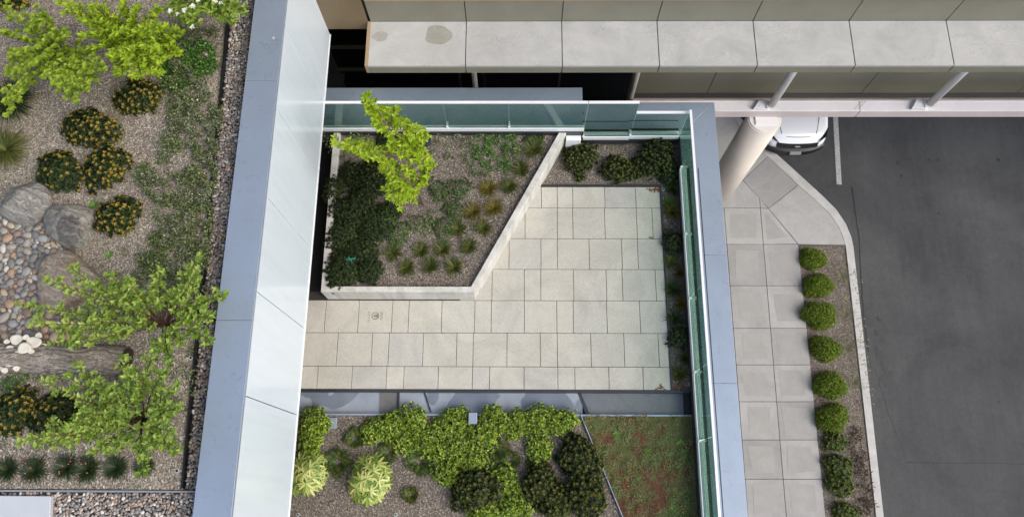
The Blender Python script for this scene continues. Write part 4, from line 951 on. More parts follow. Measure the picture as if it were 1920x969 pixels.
def leafy(label, name, base, tips, mat, leafL, leafW, hg, htop, wood=TWIG, group=None, side=7, cat_='shrub', spacing=.05, twig=.2, thick=.012, per=2, midlift=.35, petals=None, tipmat=None, stemend=None):
    """shrub or small tree: limbs run from the base to each given tip; twigs and leaves leave them"""
    b = Vector(base); t = thing(name, label, cat_, b, group); m = MB(); PP, AA, NN, LL = [], [], [], []
    up = Vector((0, 0, 1))
    def leafrun(path, n0=0.3):
        L = sum((path[i + 1] - path[i]).length for i in range(len(path) - 1)); n = max(2, int(L / spacing))
        for q in range(n):
            f = n0 + (1 - n0) * (q + .6) / n; i = min(len(path) - 2, int(f * (len(path) - 1))); ff = f * (len(path) - 1) - i
            p = path[i].lerp(path[i + 1], ff); d = (path[i + 1] - path[i]).normalized(); s = d.cross(up)
            if s.length < .1: s = Vector((1, 0, 0))
            s.normalize()
            for kk in range(per):
                sg = 1 if kk % 2 == 0 else -1; a_ = (d * random.uniform(.3, .9) + s * sg * random.uniform(.5, 1) + up * random.uniform(-.15, .3)); 
                PP.append(p[:]); AA.append(a_.normalized()[:]); nn = up + Vector((random.uniform(-.45, .45), random.uniform(-.45, .45), 0)); NN.append(nn.normalized()[:]); LL.append(leafL * random.uniform(.65, 1.15))
        for kk in range(5):
            th = kk * 1.257 + random.random(); d = (path[-1] - path[-2]).normalized(); PP.append(path[-1][:]); a_ = d * .25 + Vector((math.cos(th), math.sin(th), .25)); AA.append(a_.normalized()[:]); NN.append((0, 0, 1)); LL.append(leafL * random.uniform(.5, .9))
    for tp in tips:
        e = Vector(tp); mid = b.lerp(e, .5) + Vector((random.uniform(-.06, .06), random.uniform(-.06, .06), midlift * (e - b).length * .3))
        path = [b * (1 - f) ** 2 + mid * 2 * f * (1 - f) + e * f * f for f in [i / 7 for i in range(8)]]
        path = [q + Vector((random.uniform(-1, 1), random.uniform(-1, 1), random.uniform(-1, 1))) * .008 for q in path]; path[0] = b
        m.tube(path, [thick * (1 - .8 * i / 7) for i in range(8)], 5, False); leafrun(path, .45)
        n = side
        for q in range(n):
            f = .35 + .6 * (q + random.random() * .5) / n; i = min(6, int(f * 7)); p = path[i].lerp(path[i + 1], f * 7 - i); d = (path[i + 1] - path[i]).normalized(); s = d.cross(up).normalized() * (1 if q % 2 else -1)
            tl = twig * random.uniform(.5, 1.1) * (1.15 - .6 * f); e2 = p + (d * .6 + s * random.uniform(.4, .9) + up * random.uniform(-.05, .5)).normalized() * tl
            pa = [p, p.lerp(e2, .5) + up * .01, e2]; m.tube(pa, [.004, .003, .002], 4, False); leafrun(pa, .2)
    m.build('branches', wood, t); PP, AA, NN, LL = map(np.array, (PP, AA, NN, LL)); V, F = leaves(PP, AA, NN, LL, LL * leafW / leafL, .18, .12); fastmesh('foliage', V, F, mat, t)
    if petals:
        c_ = np.array([np.array(P(u, v, htop - .1)) for u, v in petals]); V, F = whorls(c_, np.tile([0, 0, 1.0], (len(c_), 1)) + rng.normal(0, .2, (len(c_), 3)), 10, .045, .03, 1.1); fastmesh('blossoms', V, F, PETAL, t)
    return t
def tipsat(pts, h0, h1):
    return [P(u, v, random.uniform(h1, h0)) for u, v in pts]
def carpet(poly, h, dens, L, mat, label, catname, name='ground_cover', thresh=.45, nsc=2.2, hgt=.05, asp=.5, seed=1):
    """small leaves in uneven patches over a plan polygon"""
    from mathutils import noise as mn
    pp_ = np.array(poly); lo = pp_.min(0); hi = pp_.max(0); n = int(dens * (hi[0] - lo[0]) * (hi[1] - lo[1])); q = rng.uniform(lo, hi, (n, 2)); q = q[inpoly(q, poly)]
    f = np.array([mn.fractal(Vector((x * nsc, y * nsc, seed * 7.3)), .8, 2.1, 4) for x, y in q]) * .5 + .5; g_ = np.array([mn.noise(Vector((x * 6, y * 6, seed * 3.1))) for x, y in q]); keep = (f > thresh + rng.normal(0, .04, len(q)) - .0) & (g_ + rng.normal(0, .12, len(q)) > -.07); keep0 = keep; q = q[keep]; f = f[keep]
    n = len(q); zz = Z(h) + rng.uniform(0, 1, n) * hgt * (.15 + 1.6 * np.clip(g_[keep0] + .25, 0, 1)) * np.clip((f - thresh) * 5 + .3, .2, 1.3); th = rng.uniform(0, 6.283, n); el_ = rng.uniform(.0, .9, n)
    A = np.stack([np.cos(th) * np.cos(el_), np.sin(th) * np.cos(el_), np.sin(el_)], 1); N_ = np.tile([0, 0, 1.0], (n, 1)) + rng.normal(0, .35, (n, 3)); Ls = L * rng.uniform(.5, 1.2, n)
    V, F = leaves(np.c_[q, zz], A, N_, Ls, Ls * asp); o = fastmesh(name, V, F, mat); stuff(o, label, catname); return o

# ------------------------------------------------------------------ roof garden planting
for (u, v, ru, rv, lb) in [(258, 181, 44, 37, 'bronze tipped dark shrub just below the bright green branches'), (170, 240, 54, 39, 'wide bronze tipped dark shrub at the middle of the roof garden'), (112, 321, 43, 43, 'dark green shrub with few bronze tips right above the boulders'),
                          (197, 314, 43, 42, 'bronze tipped shrub beside the dark one, near the mulch clearing'), (220, 404, 40, 40, 'bronze tipped shrub right of the banded boulder')]:
    rosette_shrub(u, v, ru, rv, hLG, lb, group='bronze tipped shrubs in the roof garden', tips=.35 if u == 112 else .8)
for (u, v, ru, rv, lb) in [(22, 772, 46, 44, 'bronze tipped shrub below the log at the left edge'), (98, 775, 42, 40, 'bronze tipped shrub below the log beneath dogwood leaves'), (20, 6, 34, 14, 'bronze tipped shrub cut by the top left corner')]:
    rosette_shrub(u, v, ru, rv, hLG, lb, group='bronze tipped shrubs in the roof garden', tips=.6)
rosette_shrub(140, 792, 30, 26, hLG, 'small bronze tipped shrub right of the two larger ones below the log', group='bronze tipped shrubs in the roof garden', tips=.5)
tuft(22, 192, 50, hLG, 'fine green grass clump with straw blades, upper at the left edge', L_DGRASS, 'fine grass clumps at the left edge', n=620, wd=.011, extra=(L_STRAW, 110, 1.9), spread=.5)
tuft(12, 282, 46, hLG, 'fine green grass clump with straw blades above the boulders at the left edge', L_GRASS, 'fine grass clumps at the left edge', n=560, wd=.011, extra=(L_STRAW, 100, 1.7), spread=.5)
ord_ = ['first', 'second', 'third', 'fourth', 'fifth', 'sixth']
for i, (u, v, r) in enumerate([(17, 880, 24), (67, 881, 27), (126, 876, 26), (166, 880, 27), (219, 877, 26), (272, 873, 21)]):
    t = tuft(u, v, r, hLG, f'{ord_[i]} dark thrift tuft from the left along the steel edging', L_DGRASS, 'thrift tufts along the steel edging', 'thrift_tuft', 420, .010, .65, .3, 'plant')
    if i in (1, 2, 3, 5):
        k = pxm(u, v, hLG) * r; cc = np.array([np.array(t.location) + np.array([rng.uniform(-.7, .7) * k, rng.uniform(-.7, .7) * k, k * .9]) for _ in range(6)])
        V, F = whorls(cc, np.tile([0, 0, 1.0], (6, 1)), 7, .014, .01, 1.1); fastmesh('pink_flowers', V, F, PINK, t)
# ground covers
gc1 = plan([(330, 62), (428, 50), (424, 130), (418, 240), (408, 330), (400, 420), (390, 520), (330, 540), (245, 520), (290, 440), (300, 390), (262, 350), (268, 310), (310, 290), (320, 215), (315, 190)], hLG)
carpet(gc1, hLG, 9500, .040, L_GC, 'low mixed green ground cover beside the pebble strip', 'ground cover', thresh=.33, nsc=1.5, hgt=.18)
carpet(plan([(190, 470), (400, 460), (392, 560), (330, 600), (250, 560), (180, 540)], hLG), hLG, 3000, .036, L_GC, 'sparse green ground cover under the dogwood', 'ground cover', thresh=.48, nsc=2.4, hgt=.06, seed=4)
carpet(plan([(330, 640), (370, 650), (365, 740), (350, 780), (300, 790), (315, 700)], hLG), hLG, 3600, .034, L_GC, 'green ground cover patches at the right of the dogwood', 'ground cover', thresh=.4, nsc=2.2, hgt=.06, seed=6)
carpet(plan([(0, 640), (60, 690), (230, 700), (240, 760), (180, 830), (60, 850), (0, 840)], hLG), hLG, 2600, .034, L_GC, 'green ground cover below the fallen log', 'ground cover', thresh=.5, nsc=2.0, hgt=.06, seed=9)
carpet(plan([(0, 690), (60, 700), (55, 740), (0, 745)], hLG), hLG, 4500, .04, L_CLOVER, 'fresh green leaves below the log at the left edge', 'ground cover', thresh=.3, hgt=.12, seed=12)
clv = plan([(330, 70), (400, 85), (412, 120), (395, 150), (370, 160), (310, 175), (298, 130), (320, 100)], hLG)
carpet(clv, hLG, 5200, .042, L_CLOVER, 'bright green clover patch right of the yellow green shrub', 'clover', 'clover_patch', thresh=.1, hgt=.09, asp=.85, seed=3)
V, F = whorls(np.array([np.array(P(u, v, hLG - .12)) for u, v in ((386, 82), (388, 103), (331, 160), (371, 188), (361, 187))]), np.tile([0, 0, 1.0], (5, 1)), 12, .02, .014, 1.0); o = fastmesh('clover_flowers', V, F, PETAL); tag(o, 'tiny white clover flowers in the green patch', 'flowers')
# big light green shrubs
leafy('yellow green round leaved shrub at the top left', 'round_leaf_shrub', P(120, 100, hLG), tipsat([(10, 15), (5, 60), (20, 110), (12, 140), (60, 40), (80, 25), (85, 75), (50, 130), (100, 65), (60, 120), (90, 130), (122, 70), (100, 155), (128, 172), (145, 192), (165, 168), (182, 150), (170, 120), (140, 120), (110, 110), (12, 215), (8, 190), (150, 150), (196, 130), (36, 100)], 9.95, 9.2), L_ROUND, .068, .062, hLG, 10.5, BARK_GREY, side=9, spacing=.085, twig=.28, per=2)
leafy('bright yellow green shrub with pointed leaves at the top', 'bright_leaf_shrub', P(255, 90, hLG), tipsat([(110, 5), (140, 15), (175, 10), (165, 40), (200, 30), (230, 10), (260, 15), (200, 80), (180, 92), (215, 110), (230, 140), (265, 146), (290, 135), (302, 140), (312, 110), (338, 102), (325, 82), (290, 90), (270, 60), (312, 50), (340, 62), (250, 40), (300, 20), (225, 60), (245, 110), (275, 115), (205, 55), (160, 70)], 9.6, 8.85), L_BRIGHT, .092, .04, hLG, 10.1, TWIG, side=10, spacing=.075, twig=.2, per=2)
leafy('light green shrub with white blossoms beside the pebble strip', 'blossom_shrub', P(370, 0, hLG), tipsat([(330, 5), (345, 30), (358, 42), (362, 52), (400, 20), (420, 5), (440, 20), (458, 25), (438, 42), (320, 25), (390, 5), (375, 25), (350, -10), (410, -12)], 9.6, 9.1), L_DOG, .095, .046, hLG, 9.05, TWIG, side=7, spacing=.075, twig=.26, petals=[(320, 22), (347, 20), (362, 12), (361, 52), (372, 3), (402, 2), (415, 8), (334, 28)])
D1 = [(200, 512), (130, 502), (88, 525), (32, 570), (60, 608), (112, 625), (132, 590), (180, 560), (240, 520), (230, 560), (290, 530), (330, 545), (300, 505), (375, 478), (370, 530), (385, 560), (425, 550), (402, 590), (352, 600), (398, 638), (345, 640), (320, 678), (225, 622), (135, 650), (92, 645), (165, 530), (265, 560), (372, 505), (250, 600), (300, 655), (170, 600), (215, 545)]
leafy('large light green dogwood reaching over the metal cap', 'dogwood_shrub', P(312, 610, hLG), tipsat(D1, 9.85, 9.1), L_DOG, .076, .040, hLG, 10.4, TWIG, side=6, spacing=.088, twig=.2, group='light green dogwoods in the roof garden')
D2 = [(78, 712), (122, 706), (140, 682), (38, 828), (68, 835), (92, 800), (118, 830), (152, 775), (192, 742), (162, 745), (215, 722), (245, 692), (272, 700), (312, 692), (335, 720), (340, 760), (325, 808), (338, 842), (300, 835), (275, 882), (270, 850), (240, 830), (215, 845), (180, 850), (202, 800), (292, 780), (130, 800), (225, 775), (310, 745), (255, 740), (230, 668), (285, 662), (180, 715), (200, 775), (160, 810), (320, 775)]
leafy('large light green dogwood in front of the thrift tufts', 'dogwood_shrub', P(268, 790, hLG), tipsat(D2, 9.95, 9.2), L_DOG, .076, .040, hLG, 10.4, TWIG, side=6, spacing=.088, twig=.2, group='light green dogwoods in the roof garden')
for (u, v, r, lb) in [(178, 385, 14, 'small fresh green weed between boulder and shrub'), (375, 470, 10, 'tiny bright weed near the pebble strip above the dogwood'), (205, 478, 9, 'tiny bright weed right of the rusty boulder')]:
    tuft(u, v, r, hLG, lb, L_WEED, 'small weeds', 'weed', 30, .02, .5, .2, 'weed')
# irrigation caps
CAP = m_metal('cap_ring', (168, 176, 172), .4, .05)
def dripcap(u, v, h, label):
    p = P(u, v, h); t = thing('irrigation_cap', label, 'irrigation cap', p, 'small irrigation caps')
    MB().tube([p - Vector((0, 0, .03)), p + Vector((0, 0, .025))], .032, 16).build('ring', CAP, t); MB().tube([p + Vector((0, 0, .02)), p + Vector((0, 0, .029))], .017, 12).build('nozzle', BLACKEDGE, t)
for u, v, h, lb in [(359, 671, hLG, 'irrigation cap upper of two beside the dogwood'), (360, 708, hLG, 'irrigation cap lower of two beside the dogwood'), (333, 882, hLG, 'irrigation cap at the roof garden corner'), (559, 964, hS, 'irrigation cap at the foot of the white wall'), (742, 964, hS, 'irrigation cap below the pale palmate shrub'),
                    (1263, 719, hS, 'irrigation cap beside the paving corner, left of two'), (1294, 720, hS, 'irrigation cap beside the glass guard, right of two'), (1243, 356, hS, 'irrigation cap at the north east paving corner')]: dripcap(u, v, h, lb)

# ------------------------------------------------------------------ planter planting
tb = P(796, 384, hPS)
TT = [(682, 186, 10.0), (733, 205, 10.5), (702, 214, 10.4), (690, 205, 10.2), (768, 236, 11.0), (798, 250, 11.3), (758, 262, 11.2), (806, 300, 12.0), (803, 325, 12.3), (790, 345, 12.6), (768, 372, 12.9), (748, 380, 12.9), (728, 366, 12.7), (735, 340, 12.3), (716, 312, 11.9), (670, 282, 11.3), (626, 270, 11.2), (650, 276, 11.3), (700, 292, 11.6), (780, 290, 11.7), (760, 320, 12.1), (755, 350, 12.5), (735, 270, 11.1), (720, 240, 10.8), (740, 232, 10.8), (770, 262, 11.4), (725, 300, 11.8), (785, 272, 11.6)]
stem = [tb, P(778, 345, 12.9), P(757, 300, 11.9), P(735, 250, 11.0), P(708, 205, 10.3)]
def small_tree():
    t = leafy('slender young tree with bright yellow green leaves in the planter', 'young_tree', P(776, 340, 12.7), [P(*q) for q in TT if q[1] > 300], L_BRIGHT, .1, .046, hPS, 11, BARK_GREY, cat_='tree', side=9, spacing=.055, twig=.24, thick=.014)
    # put the root at the soil and hang the upper limbs on the stem too
    old = Vector(t.location); t.location = tb
    for ch in t.children: ch.location = old - tb
    MB().tube(stem, [.035, .028, .022, .015, .008], 9).build('trunk', BARK_GREY, t)
    for (j, sub) in ((2, [q for q in TT if 255 < q[1] <= 300]), (3, [q for q in TT if q[1] <= 255])):
        s = leafy('x', 'crown', stem[j] , [P(*q) for q in sub], L_BRIGHT, .1, .046, hPS, 11, BARK_GREY, side=8, spacing=.06, twig=.22, thick=.012)
        for ch in list(s.children):
            w_ = wloc(s) + Vector(ch.location); ch.parent = t; ch.location = w_ - tb
        bpy.data.objects.remove(s)
    return t
small_tree()
dk = 'dark shrubs in the shade of the white wall'
for (u, v, ru, rv, tp, lb) in [(735, 262, 34, 20, .3, 'dark shrub behind the slender tree near the north guard'), (702, 335, 46, 42, .35, 'large dark shrub left of the slender tree'), (660, 325, 24, 26, .2, 'dark shrub between tree and west planter wall'),
                               (660, 395, 42, 36, .06, 'very dark shrub at the west planter wall, below the tree'), (640, 440, 34, 34, .05, 'very dark shrub at the west planter wall, middle one'), (700, 425, 34, 32, .05, 'very dark low shrub at the middle of the planter'),
                               (640, 505, 40, 36, .03, 'very dark shrub at the south west planter corner'), (692, 507, 30, 26, .03, 'dark shrub beside the corner one along the south planter wall'),
                               (626, 352, 20, 30, .1, 'narrow dark shrub squeezed against the upper west planter wall'), (676, 466, 34, 26, .04, 'very dark shrub filling the gap above the two corner shrubs'), (678, 372, 30, 26, .1, 'dark shrub filling the gap below the large one'), (728, 398, 26, 22, .08, 'dark shrub right under the crown of the slender tree')]:
    rosette_shrub(u, v, ru, rv, hPS, lb, tipm=L_TIPG, group=dk, tips=tp, leafL=.036, hz=.6, dens=1.5)
small = [(1000, 282, 20), (977, 318, 18), (954, 350, 17), (916, 354, 18), (926, 390, 18), (887, 397, 18), (906, 428, 17), (859, 430, 17), (880, 463, 16), (790, 470, 16), (829, 469, 17), (737, 476, 17), (763, 502, 17), (807, 499, 17), (852, 501, 17)]
where = ['nearest the slanting wall top', 'below the topmost one', 'upper right of the middle rows', 'upper left of the middle rows', 'right end of the second row', 'left of the second row', 'right end of the third row', 'left of the third row', 'nearest the slanting wall at the bottom',
         'left of the fourth row', 'right of the fourth row', 'beside the very dark shrub', 'first from the left in the bottom row', 'second from the left in the bottom row', 'right end of the bottom row']
for (u, v, r), wd_ in zip(small, where):
    y = (u, v) in ((926, 390), (916, 354), (887, 397))
    tuft(u, v, r * 1.08, hPS, f'{"yellowish" if y else "olive green"} spiky tuft in the planter, {wd_}', L_YELLOW if y else L_OLIVET, 'spiky tufts in rows in the planter', 'spiky_tuft', 170, .018, .5, .08, 'plant')
for (u, v, r, lb) in [(640, 372, 22, 'x')]: pass
g2 = plan([(800, 246), (975, 246), (978, 290), (960, 320), (900, 335), (860, 325), (810, 320), (790, 280)], hPS)
carpet(g2, hPS, 4200, .038, L_GC, 'green ground cover at the north of the planter', 'ground cover', thresh=.38, hgt=.08, seed=21)
carpet(plan([(895, 250), (968, 252), (978, 290), (950, 330), (912, 320), (885, 290)], hPS), hPS, 2400, .042, L_CLOVER, 'brighter green leaves amid the planter ground cover', 'ground cover', thresh=.36, hgt=.09, asp=.7, seed=22)
carpet(plan([(720, 390), (800, 400), (850, 380), (860, 440), (810, 455), (700, 460), (700, 420)], hPS), hPS, 1800, .038, L_CLOVER, 'scattered green seedlings mid planter', 'ground cover', thresh=.53, hgt=.08, asp=.7, seed=25)
carpet(plan([(610, 250), (700, 250), (660, 290), (612, 330)], hPS), hPS, 2500, .04, L_GC, 'dark leaves at the north west planter corner', 'ground cover', thresh=.45, hgt=.1, seed=27)
gm = m_leaf('lush_leaf', [(40, 62, 26), (62, 88, 34), (90, 120, 48)], .45, .2)
for (u, v, r, lb) in [(822, 357, 20, 'leafy green clump right of the slender tree'), (861, 353, 20, 'leafy green clump near the first tufts'), (848, 391, 20, 'leafy green clump at the middle of the planter'), (834, 428, 22, 'narrow leafy clump above the fourth row of tufts'), (790, 420, 22, 'grey green leafy clump beside the seedlings'), (745, 438, 22, 'leafy green clump beside the very dark shrubs'), (995, 262, 11, 'little green clump at the north of the planter'), (1013, 262, 6, 'tiny round green weed near the slanting wall'), (725, 405, 26, 'green clump under the slender tree')]:
    k = r * pxm(u, v, hPS); t = thing('leafy_clump', lb, 'plant', P(u, v, hPS), 'leafy clumps in the planter'); n = int(14 + 2.6 * r)
    Q, D = dome(n, k, k, k * .5, 0, .2, random.randrange(999)); V, F = whorls(Q + np.array(t.location), D + np.array([0, 0, .4]), 6, .04, .024, 1.2); fastmesh('foliage', V, F, gm if u != 790 else L_GC, t)
fl = MB(); p = P(658, 487, hPS - .22); fl.obox(p - Vector((.09, .0, 0)), p + Vector((.09, .02, 0)), .03, p.z, p.z + .02); fl.obox(p - Vector((.05, -.05, 0)), p + Vector((.03, -.05, 0)), .025, p.z + .005, p.z + .024)
o = fl.build('plant_label', m_metal('green_tag', (30, 118, 96), .5, .05)); tag(o, 'small green plastic tag on the dark corner shrub', 'plant tag')
BAG = m_metal('dark_blue_pot', (38, 44, 66), .5, .1); p = P(800, 268, hPS); m = MB(); m.tube([p, p + Vector((0, 0, .12))], [.09, .11], 18); o = m.build('buried_pot', BAG, bevel=.01); tag(o, 'small dark blue pot behind the slender tree', 'pot')

# ------------------------------------------------------------------ north and east beds
eb = 'olive tipped shrubs in the terrace beds'
for (u, v, ru, rv, lb) in [(1087, 293, 33, 32, 'olive tipped shrub nearest the slanting planter wall'), (1158, 317, 30, 30, 'olive tipped shrub second from the planter wall, against the edging'), (1228, 296, 40, 38, 'largest olive tipped shrub at the glass corner'), (1192, 318, 17, 18, 'small shrub between the two larger ones by the edging'), (1255, 325, 24, 26, 'dark shrub under the east glass corner'), (1088, 330, 11, 11, 'tiny olive shrub below the one nearest the planter wall')]:
    rosette_shrub(u, v, ru, rv, hS, lb, tipm=L_TIPG, group=eb, tips=.85 if u != 1255 else .2, leafL=.048, hz=.75)
for (u, v, r, mt, lb) in [(1263, 356, 13, L_OLIVET, 'olive tuft just below the corner shrubs'), (1262, 399, 15, L_YELLOW, 'yellow brown tuft in the upper east bed'), (1255, 384, 11, L_CLOVER, 'fresh green clump above the yellow brown tuft'),
                         (1258, 492, 12, L_GRASS, 'thin green clump below the dark upper shrub'), (1278, 512, 12, L_YELLOW, 'yellowish tuft beside the glass at mid bed'), (1262, 542, 15, L_DGRASS, 'sparse grey green clump at mid bed'), (1279, 569, 13, L_YELLOW, 'brightest yellow tuft in the east bed'),
                         (1265, 597, 16, L_DGRASS, 'grey green clump above the dark lower shrub'), (1286, 672, 12, L_OLIVET, 'olive tuft right above the last one'), (1274, 701, 13, L_OLIVET, 'last olive tuft at the south end of the east bed')]:
    tuft(u, v, r * 1.3, hS, lb, mt, 'small plants in the east bed', 'bed_plant', 200, .013, .65, .15, 'plant')
for (u, v, ru, rv, lb) in [(1263, 455, 22, 26, 'dark rounded shrub in the upper east bed'), (1274, 634, 22, 23, 'dark rounded shrub in the lower east bed')]:
    rosette_shrub(u, v, ru, rv, hS, lb, tipm=L_DARK, leafm=L_DGRASS, group='dark rounded shrubs in the east bed', tips=.2, leafL=.035, dens=1.5)
carpet(plan([(1060, 262), (1270, 262), (1275, 300), (1200, 335), (1120, 300)], hS), hS, 900, .03, L_GC, 'thin litter of leaves in the north bed', 'leaf litter', 'leaf_litter', thresh=.45, hgt=.02, seed=31)
q = np.array([np.array(P(rng.normal(u, s), rng.normal(v, s * .45), hT - .006)) for (u, v, s, n) in ((1228, 356, 5, 26), (1272, 722, 9, 16), (1240, 727, 7, 12), (1221, 446, 1.5, 3)) for _ in range(n)])
th = rng.uniform(0, 6.28, len(q)); V, F = leaves(q, np.stack([np.cos(th), np.sin(th), 0 * th + .1], 1), np.tile([0, 0, 1.0], (len(q), 1)), .05, .03, .3, .3); o = fastmesh('leaf_litter', V, F, L_DRY); stuff(o, 'dry brown leaves gathered in the paving corners', 'leaf litter')

# ------------------------------------------------------------------ lower garden
def hedge_shrub(u, v, ru, rv, lb, h=hS, leafm=L_HEDGE, hz=.55, dens=1.0, L=.062, group='glossy light green shrubs along the basin'):
    k = pxm(u, v, h); rx, ry = ru * k, rv * k; rz = max(.18, hz * (rx + ry) / 2); c_ = P(u, v, h - rz * .5); c_.z = Z(h); t = thing('glossy_shrub', lb, 'shrub', c_, group); n = int(dens * 130 * (rx * ry) / (.32 * .32)) + 10
    Q, D = dome(n, rx, ry, rz, -.05, .13, random.randrange(9999)); Q += np.array(c_) + np.array([0, 0, .04]); nd = D + np.array([0, 0, .6]); Q2 = np.array(c_) + (Q - np.array(c_)) * rng.uniform(.6, .9, (n, 1))
    V, F = cat([whorls(Q, nd, 7, L, L * .5, 1.1), whorls(Q + nd * .004, nd, 5, L * .6, L * .32, .7), whorls(Q2, nd, 6, L, L * .5, 1.2)]); fastmesh('foliage', V, F, leafm, t)
    m = MB()
    for qq in Q[:: max(1, n // 16)]: m.tube([c_, c_ + (Vector(qq) - c_) * .5, Vector(qq)], [.009, .006, .003], 4, False)
    m.build('stem', TWIGD, t); return t
H = [(590, 795, 30, 30, 'glossy shrub against the white wall at the basin corner'), (582, 828, 22, 30, 'darker glossy shrub below the corner one by the white wall'),
     (700, 808, 28, 22, 'leftmost glossy shrub of the long mass, with bronze edge'), (735, 800, 36, 30, 'glossy shrub second from the left of the long mass'), (770, 790, 34, 28, 'glossy shrub by the basin below the grey plate'), (765, 825, 36, 24, 'glossy shrub of the lower left edge of the mass'),
     (810, 830, 36, 34, 'glossy shrub at the thick middle of the mass'), (850, 792, 38, 30, 'tall glossy shrub beside the basin edge at mid mass'), (860, 840, 36, 36, 'glossy shrub in the lower middle of the mass'), (845, 885, 30, 32, 'glossy shrub at the lowest tip of the mass'), (905, 815, 36, 30, 'glossy shrub just below the small pale plate'),
     (930, 787, 32, 26, 'glossy shrub right of the small pale plate'), (975, 795, 34, 28, 'glossy shrub along the basin at the right part'), (1010, 788, 34, 28, 'yellowish glossy shrub near the right end'), (1050, 790, 32, 26, 'last glossy shrub of the mass beside the sedum strip'),
     (1010, 838, 26, 32, 'glossy shrub reaching down beside the dark shrub'), (890, 862, 26, 26, 'glossy shrub above the left dark shrub'), (945, 905, 30, 36, 'glossy shrub between the two dark shrubs'), (965, 945, 34, 30, 'glossy shrub at the bottom edge of the picture'), (905, 960, 34, 26, 'glossy shrub under the left dark shrub at the bottom')]
for (u, v, ru, rv, lb) in H: hedge_shrub(u, v, ru * .93, rv * .93, lb, dens=.75, hz=.42)
for (u, v, ru, rv, lb) in [(892, 918, 46, 44, 'dark bronze tipped shrub left of the light green gap'), (1012, 905, 36, 36, 'dark bronze tipped shrub right of the light green gap'), (1088, 860, 42, 42, 'tall dark bronze tipped shrub beside the slanting strip'), (1098, 925, 44, 42, 'dark bronze tipped shrub at the bottom beside the slanting strip'), (1040, 940, 36, 32, 'low dark shrub at the bottom between two bigger ones')]:
    rosette_shrub(u, v, ru, rv, hS, lb, tipm=L_TIPG, group='dark shrubs in the lower garden', tips=.85, hz=.9, leafL=.058)
def fatsia(u, v, r, lb):
    k = pxm(u, v, hS) * r; c_ = P(u, v, hS - k * .5); c_.z = Z(hS); t = thing('palmate_shrub', lb, 'shrub', c_, 'pale palmate leaved shrubs'); n = 30; Q, D = dome(n, k * .70, k * .76, k * .95, .05, .1, random.randrange(999)); base = np.array(c_); PP, AA, NN, LL = [], [], [], []; m = MB()
    ex = np.array([[rng.normal(0, .22) * k, rng.normal(0, .22) * k, k * rng.uniform(.78, 1.02)] for _ in range(6)]); Q = np.concatenate([Q, ex]); D = np.concatenate([D, ex / k])
    for q, d in zip(Q, D):
        q = q + base; d = Vector(d) * .75 + Vector((0, 0, .7)); d.normalize(); out = Vector((q[0] - base[0], q[1] - base[1], 0))
        out = out.normalized() if out.length > .02 else Vector((1, 0, 0)); out = (out - d * out.dot(d)).normalized(); s = d.cross(out); lf = random.uniform(.16, .24)
        for j in range(9):
            a_ = (j - 4) * .62; ax = out * math.cos(a_) + s * math.sin(a_) - d * .15; PP.append(q); AA.append(ax[:]); NN.append(d[:]); LL.append(lf * (1 - .055 * abs(j - 4)))
        m.tube([c_, c_.lerp(Vector(q), .6) + Vector((0, 0, .04)), Vector(q)], [.008, .005, .004], 4, False)
    V, F = leaves(np.array(PP), np.array(AA), np.array(NN), np.array(LL), np.array(LL) * .25, .12, .1); fastmesh('foliage', V, F, L_FATSIA, t); m.build('stem', L_WEED, t)
fatsia(572, 885, 48, 'pale palmate shrub half hidden by the white wall'); fatsia(692, 898, 50, 'pale yellow green palmate shrub standing free in the gravel')
for (u, v, r, lb) in [(667, 822, 19, 'small dark fern near the bronze edge of the light shrubs'), (635, 868, 24, 'dark fern left of the free standing palmate shrub'), (728, 848, 18, 'dark fern right above the palmate shrub'), (787, 865, 24, 'brownish fern at the lower left of the light shrubs'), (925, 842, 26, 'brown tinged fern in the clearing of the light shrubs'), (957, 862, 18, 'dark fern right of the brown tinged one'), (770, 928, 16, 'small green fern alone in the gravel'), (1000, 868, 14, 'small green fern above the right dark shrub')]:
    k = 1.2 * r * pxm(u, v, hS); t = thing('fern', lb, 'fern', P(u, v, hS), 'ferns in the lower garden'); n = 26; rs = random
    PP, AA, NN, LL = [], [], [], []
    for j in range(n):
        th = j * 2.4 + rs.uniform(-.2, .2); el_ = rs.uniform(.2, .9); Lf = k * rs.uniform(.9, 1.3); d = Vector((math.cos(th) * math.cos(el_), math.sin(th) * math.cos(el_), math.sin(el_))); s = d.cross(Vector((0, 0, 1))).normalized(); nn = s.cross(d)
        for q in range(3, 12):
            f = q / 12; p = t.location + d * Lf * f - Vector((0, 0, 1)) * Lf * .35 * f * f
            for sg in (-1, 1): PP.append(p[:]); AA.append((s * sg + d * .5)[:]); NN.append(nn[:]); LL.append(Lf * .30 * math.sin(math.pi * (f * .85 + .1)))
    V, F = leaves(np.array(PP), np.array(AA), np.array(NN), np.array(LL), np.array(LL) * .38); fastmesh('fronds', V, F, L_FERN if r != 16 else L_GRASS, t)
for (u, v, lb) in [(624, 793, 'square pale metal access plate beside the left light shrubs'), (888, 786, 'square pale metal access plate amid the light shrubs')]:
    p = P(u, v, hS); o = MB().box(p.x - .075, p.x + .075, p.y - .1, p.y + .1, Z(hS) - .03, Z(hS) + .025 + (.25 if u == 888 else 0)).build('access_plate', COPING, bevel=.006); tag(o, lb, 'access plate', 'access plates in the lower garden')
